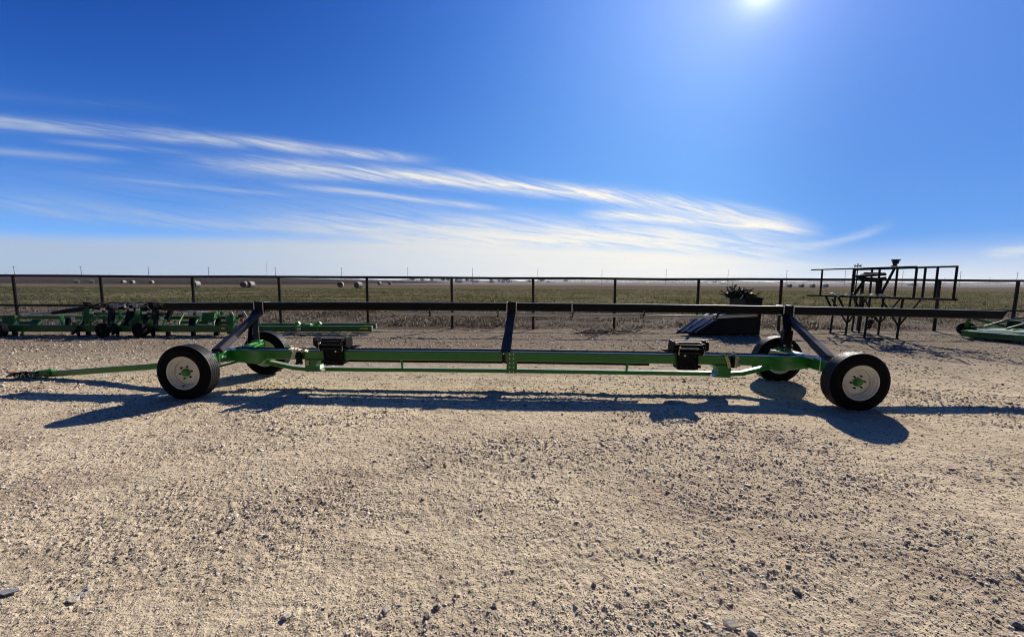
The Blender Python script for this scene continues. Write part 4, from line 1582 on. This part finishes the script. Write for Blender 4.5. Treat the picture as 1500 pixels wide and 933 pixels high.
# tangle of scrap heaped in it
b = MB()
cx, cz = hq(1094, 436).x, M_.z
for _ in range(120):
    x_ = cx + (random.random() + random.random() - 1.) * .42
    y_ = 12.15 + random.random() * .75
    z_ = cz - .02 + .24 * random.random() * max(.15, 1 - (abs(x_ - cx) / .42) ** 2)
    a, e = random.random() * 6.28, (random.random() - .35) * 1.2
    l = .08 + .20 * random.random()
    d = V3((math.cos(a) * math.cos(e), math.sin(a) * math.cos(e), math.sin(e))) * l
    p = V3((x_, y_, z_))
    b.bar([p, p + d * .5, p + d + V3((0, 0, random.random() * .04))], .025 + .03 * random.random(), .015 + .02 * random.random(), .002)
for dx, h_, dy in ((-.26, .40, .02), (-.22, .30, -.14), (-.02, .32, .10), (-.38, .22, -.3), (.36, .18, .3), (.47, .16, .1), (-.30, .16, .3)):
    b.tube([(cx + dx, 12.3, cz - .05), (cx + dx + dy, 12.3, cz + h_)], .013, 5)
for _ in range(46):
    dx = (random.random() - .5) * .74
    b.ball((cx + dx, 12.2 + .5 * random.random(), cz + (.02 + .15 * random.random()) * max(.2, 1 - (dx / .42) ** 2)), .04 + .05 * random.random(), 5, .6)
b.tube([(cx - .44, 12.1, cz - .1), (cx - .43, 12.1, cz + .55)], .008, 5)
o = b.build('scrap_heap', DBLACK)
o['kind'] = 'stuff'
tag(o, 'tangled heap of scrap iron and branches piled in the black hopper', 'scrap')
p = Q(1088, 437, 12.0)
b = MB().bar([(p.x - .09, 11.98, p.z - .01), (p.x, 11.98, p.z + .10)], .04, .02, .003)
tag(b.build('scrap_strip', ZINC), 'short bright metal strip sticking out of the scrap in the hopper', 'scrap')

# ------------------------------------------------------------------ dark welded pipe rack
P1, P2, P3, P4 = V3((11.0, 13.3, 0)), V3((11.8, 10.85, 0)), V3((12.88, 10.75, 0)), V3((12.08, 13.1, 0))
ZD, ZU = 1.285, 2.215
rk = thing('steel_rack', 'dark welded pipe rack with tall open side rails on legs, right of the hopper', 'rack', (11.9, 12.1, 0))
e1 = (P2 - P1).normalized()


def up(p, z):
    return V3((p.x, p.y, z))


dk = MB()
ext = e1 * .06
dk.bar([up(P1 - e1 * .35, ZD), up(P2, ZD)], .06, .06)
dk.bar([up(P4 - ext, ZD - .01), up(P3 + ext, ZD - .01)], .06, .06)
for k in range(6):
    a = k / 5
    dk.bar([up(P1.lerp(P2, a), ZD - .004), up(P4.lerp(P3, a), ZD - .012)], .05, .05)
dk.build('deck_frame', DBLACK, rk)
tr_ = MB()
tr_.tube([up(P1 - e1 * .28, ZU), up(P2, ZU + .01)], .026, 8)
tr_.tube([up(P4, ZU - .01), up(P3, ZU + .015)], .026, 8)
tr_.tube([up(P3, ZU + .015), up(P3 - e1 * .9, ZU + .02)], .028, 8)
tr_.tube([up(P2, ZU + .01), up(P3, ZU + .015)], .024, 8) if False else None
build_each(tr_, 'top_rail', DBLACK, rk)


def along(pa, pb, px):
    """how far from pa to pb the sight line of the post crosses the rail"""
    k = Q(px, 392, 1.0).x
    return (pa.x - k * pa.y) / ((pa.x - k * pa.y) - (pb.x - k * pb.y))


for pa, pb, pp in ((P1, P2, (1205, 1251, 1289, 1346)), (P4, P3, (1243, 1278, 1315, 1356, 1374, 1402))):
    for px in pp:
        a = min(1, max(0, along(pa, pb, px)))
        MB().bar([up(pa.lerp(pb, a), ZD), up(pa.lerp(pb, a), ZU)], .046, .046).build('rail_post', DBLACK, rk)
legs = [(10.97, 12.6), (10.98, 12.03), (11.0, 11.4), (11.93, 11.32), (12.08, 13.0), (12.05, 12.7), (12.05, 12.03)]
for x, y in legs:
    MB().bar([(x, y, 0), (x + .06, y, ZD)], .046, .046).build('leg', DBLACK, rk)
b = MB()
b.bar([(10.97, 12.6, .03), (10.98, 12.03, .03)], .06, .05)
b.bar([(10.98, 12.00, .03), (11.0, 11.4, .03)], .06, .05)
b.bar([(11.0, 11.36, .032), (11.95, 11.30, .032)], .06, .05)
b.bar([(11.93, 11.36, .03), (12.05, 12.03, .03)], .06, .05)
b.bar([(12.05, 12.08, .03), (12.08, 13.0, .03)], .06, .05)
b.bar([(10.97, 12.64, .032), (12.1, 13.04, .032)], .06, .05)
b.bar([(10.99, 12.03, .031), (12.03, 12.03, .031)], .05, .05)
b.build('base_frame', GREYP, rk)
for (x, y), sg in (((10.98, 12.03), 1), ((12.05, 12.03), 1), ((11.93, 11.32), 1)):
    for dx in (-.45, .45):
        MB().bar([(x + .01, y, .42), (x + dx, y + dx * -.3, ZD - .05)], .038, .038).build('diagonal_brace', DBLACK, rk)
for a in (.10, .25, .42):
    p = up(P1.lerp(P2, a), ZD)
    MB().bar([p, p + V3((.28, -.05, -.55))], .05, .05).build('diagonal_brace', DBLACK, rk)
# a cluster of worn parts low in the frame
b = MB()
for k in range(9):
    p = V3((11.75 + .10 * random.random(), 12.0 + .1 * random.random(), .25 + .5 * random.random()))
    b.bar([p, p + V3(((random.random() - .5) * .5, .05, (random.random() - .5) * .45))], .06, .05)
b.build('winch_parts', DBLACK, rk)
# loose things lying on / leaning in the rack
b = MB()
for k, (x0, y0, x1, y1) in enumerate(((1254, 405, 1296, 402), (1262, 403, 1295, 401), (1256, 407, 1292, 409), (1270, 411, 1297, 407), (1258, 410, 1284, 412), (1266, 400.5, 1290, 400.8))):
    b.bar([Q(x0, y0, 12.0 + .09 * k), Q(x1, y1, 11.8 + .09 * k)], .16, .075)
b.bar([Q(1251, 432, 12.0), Q(1268, 408, 12.0)], .06, .06)
b.bar([Q(1288, 430, 12.0), Q(1291, 408, 12.0)], .07, .06)
b.bar([Q(1284, 430, 12.0), Q(1285, 410, 12.0)], .05, .05)
o = b.build('plank_stack', DBLACK)
tag(o, 'stack of short dark planks propped on stilts inside the top of the steel rack', 'planks')
lp = thing('leaning_pole', 'dark slanting pole topped by a bulky lamp head, leaning up out of the steel rack', 'pole', Q(1293, 431, 12.0))
MB().bar([Q(1291, 430, 12.0), Q(1311, 392, 12.0)], .055, .055).build('shaft', DBLACK, lp)
a = Q(1312, 384, 12.0)
b = MB().box((a.x, a.y, a.z), .14, .14, .12, .2, .03)
b.box((a.x, a.y, a.z + .06), .19, .16, .05, .2, .02)
b.tube([(a.x - .03, a.y, a.z - .16), (a.x, a.y, a.z)], .05, 8)
b.box((a.x - .03, a.y, a.z - .14), .16, .08, .06, 0, .01)
b.build('lamp_head', DBLACK, lp)
vs_ = Q(1256.5, 391, 12.6)
vt = thing('valve_standpipe', 'thin standpipe with a small star shaped tap handle above the left end of the rack', 'standpipe', (vs_.x, 12.6, ZD))
MB().tube([(vs_.x, 12.6, ZD), (vs_.x, 12.6, vs_.z)], .016, 8).build('pipe', DBLACK, vt)
b = MB()
for k in range(6):
    a_ = k * math.pi / 3
    b.tube([(vs_.x, 12.6, vs_.z + .02), (vs_.x + .10 * math.cos(a_), 12.6 + .06 * math.sin(a_), vs_.z + .05 + .04 * math.sin(a_ * 2))], .012, 5)
    b.ball((vs_.x + .10 * math.cos(a_), 12.6 + .06 * math.sin(a_), vs_.z + .05 + .04 * math.sin(a_ * 2)), .022, 5)
b.build('tap_handle', DBLACK, vt)
b = MB()
for k in range(16):
    a = random.random()
    p = up(P1.lerp(P2, .1 + .6 * a), ZD + .06)
    b.ball((p.x + .2 * random.random(), p.y, p.z), .045 + .03 * random.random(), 5, .6)
o = b.build('rag_bundle', WRAG)
o['kind'] = 'stuff'
tag(o, 'loose pale rags and rubble lying along the rack floor', 'rags')

# ------------------------------------------------------------------ green rotary cutter at the right edge
mw = thing('rotary_cutter', 'green rotary mower deck with black tail wheel at the right edge', 'mower', (15.5, 11.3, 0))
ka, kb_, kc, kd = V3((14.26, 11.60, 0)), V3((14.86, 10.15, 0)), V3((17.3, 10.9, 0)), V3((16.7, 12.5, 0))
zt, zl = .235, .08
MB().prism([up(ka, zl), up(kb_, zl), up(kc, zl), up(kd, zl)], (0, 0, zt - zl)).build('deck', GREEN2, mw)
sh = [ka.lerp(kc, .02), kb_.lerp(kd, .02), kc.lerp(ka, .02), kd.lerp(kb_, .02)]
MB().prism([up(q_, zt + .001) for q_ in sh], (0, 0, .008)).build('deck_top', GLINTGREEN, mw)  # sun glint on the deck top painted by a lighter green
b = MB()
for p0, p1 in ((ka, kb_), (kd, ka)):
    b.bar([up(p0, zt + .012), up(p1, zt + .012)], .05, .03, .005)
build_each(b, 'deck_edge', LGREEN, mw)
nn = (kb_ - ka).normalized()
ou = V3((nn.y, -nn.x, 0))
if ou.x > 0:
    ou = -ou
b = MB()
for k in range(9):  # smeared, unreadable remains of a decal
    a = .22 + .05 * k
    p = ka.lerp(kb_, a) + ou * .004
    b.prism([up(p, .17), up(p + nn * .05, .17), up(p + nn * (.04 + .02 * random.random()), .225), up(p + nn * .01, .22)], ou * .002)
build_each(b, 'worn_decal', GREYP, mw)
c = V3((15.33, 12.35, .225))
w = MB().lathe([(.11, -.06), (.19, -.08), (.22, -.065), (.23, 0), (.22, .065), (.19, .08), (.11, .06), (.11, -.06)], c, (.75, .66, 0), 32).build('tail_wheel', RUBBER, mw)
MB().lathe([(.14, -.05), (.05, -.04), (0, -.06)], c, (.75, .66, 0), 20).build('wheel_rim', DBLACK, w)
MB().lathe([(.14, .05), (.05, .04), (0, .06)], c, (.75, .66, 0), 20).build('wheel_rim', DBLACK, w)
b = MB().bar([(15.25, 12.30, .30), (15.2, 12.2, .58), (15.25, 12.15, .62)], .09, .07, .01)
b.bar([(15.22, 12.15, .60), (15.75, 11.9, .42), (16.0, 11.8, .36)], .08, .07, .01)
b.build('wheel_arm', GREEN2, mw)
MB().tube([(15.22, 12.15, .57), (15.22, 12.15, .70)], .04, 10).build('pivot_pin', ZINC, mw)
MB().box((15.75, 11.45, .46), .32, .30, .22, .4, .03).build('gearbox', DBLACK, mw)
MB().box((15.70, 11.45, .585), .20, .2, .04, .4, .01).build('gearbox_cap', GREEN2, mw)
b = MB()
for y_ in (11.2, 11.75):
    b.bar([(15.15, y_, .37), (15.75, y_ - .02, .56), (16.9, y_ - .05, .80)], .05, .06, .006)
b.bar([(15.9, 11.0, .38), (16.4, 10.9, .62), (17.0, 10.8, .72)], .06, .05, .006)
build_each(b, 'drawbar', GREEN2, mw)
b = MB().bar([(14.75, 11.75, .36), (15.6, 11.55, .385)], .05, .03, .004)
b.bar([(14.95, 10.9, .37), (16.2, 11.3, .40)], .05, .03, .004)
build_each(b, 'deck_stiffener', LGREEN, mw)

# ------------------------------------------------------------------ bigger single stones in the foreground
def rock(px, py, r, sq, lab, dark=False, flat=False):
    p = G(px, py)
    n = 8
    b = MB()
    rings = []
    for i in range(1, n):
        th = math.pi * i / n
        rings.append([])
        for k in range(10):
            a = 2 * math.pi * k / 10
            d = V3((math.sin(th) * math.cos(a), math.sin(th) * math.sin(a), math.cos(th)))
            kk = 1 + .30 * math.sin(d.x * 3 + px) * math.cos(d.y * 4 + py) + .22 * (random.random() - .5)
            rings[-1].append(V3((d.x * r * kk * 1.15, d.y * r * kk, d.z * r * kk * sq)) * .66)
    b.sweep(rings)
    o = b.build('rock', ROCKD if dark else ROCKL, None, None, False)
    o.location = (p.x, p.y, float(hgt(np.array([p.x]), np.array([p.y]))[0]) + r * sq * .26)
    o.rotation_euler = (random.random() * .4, random.random() * .4, random.random() * 6)
    tag(o, lab, 'rock', 'larger stones lying on the gravel')


ROCKL = mat('pale_limestone', (.44, .39, .31), .85, vary=.25, vscale=30, bump=.004, bscale=90)
ROCKD = mat('dark_stone', (.20, .17, .14), .9, vary=.3, vscale=30, bump=.004, bscale=90)
rock(640, 890, .024, .8, 'dark angular stone, one of a pair low in the centre foreground, left one', True)
rock(626, 902, .024, .7, 'broad dark stone just left of and below the centre foreground pair', True)
rock(724, 888, .019, .9, 'single dark angular stone standing alone low in the centre foreground', True)
rock(870, 856, .021, .9, 'pointed dark stone standing alone right of the centre foreground', True)
rock(420, 904, .030, .6, 'wide pale stone with dark side at the bottom left of the centre', False)
rock(325, 777, .034, .6, 'dark rounded stone in the left middle of the gravel', True)
rock(390, 785, .028, .55, 'pale topped stone right of the dark rounded one in the left gravel', False)
rock(125, 868, .045, .45, 'pale flat stone, larger of two side by side at the lower left', False)
rock(110, 877, .040, .45, 'lower pale flat stone of two side by side at the lower left', False)
rock(566, 893, .032, .5, 'tan stone with dark shadow left of the centre foreground stones', False)
rock(1103, 927, .040, .5, 'pale flat stone at the very bottom right of the centre', False)
rock(1495, 918, .050, .6, 'large dark stone at the bottom right corner of the yard', True)
rock(1385, 778, .030, .6, 'dark stone alone in the right middle of the gravel', True)
rock(1168, 866, .028, .6, 'dark round stone in the lower right gravel', True)
SLATE = mat('blue_grey_slate', (.24, .24, .25), .8, vary=.2, vscale=20, bump=.003, bscale=60)
p = G(12, 869)
b = MB().prism([(-.05, -.012, 0), (.005, -.02, 0), (.05, .010, 0), (.03, .024, 0), (-.035, .018, 0)], (0, 0, .007))
o = b.build('slate_slab', SLATE)
o.location = (p.x, p.y, float(hgt(np.array([p.x]), np.array([p.y]))[0]) + .006)
tag(o, 'flat blue grey slab of slate at the lower left edge', 'slab')
p = G(1070, 917)
b = MB().prism([(-.04, -.006, 0), (-.008, -.022, .0), (.045, -.012, .0), (.02, .02, .010), (-.032, .018, .010)], (0, 0, .007))
o = b.build('stone_flake', ROCKL)
o.location = (p.x, p.y, float(hgt(np.array([p.x]), np.array([p.y]))[0]) + .012)
tag(o, 'bright tilted stone flake at the bottom right of the centre', 'stone flake')
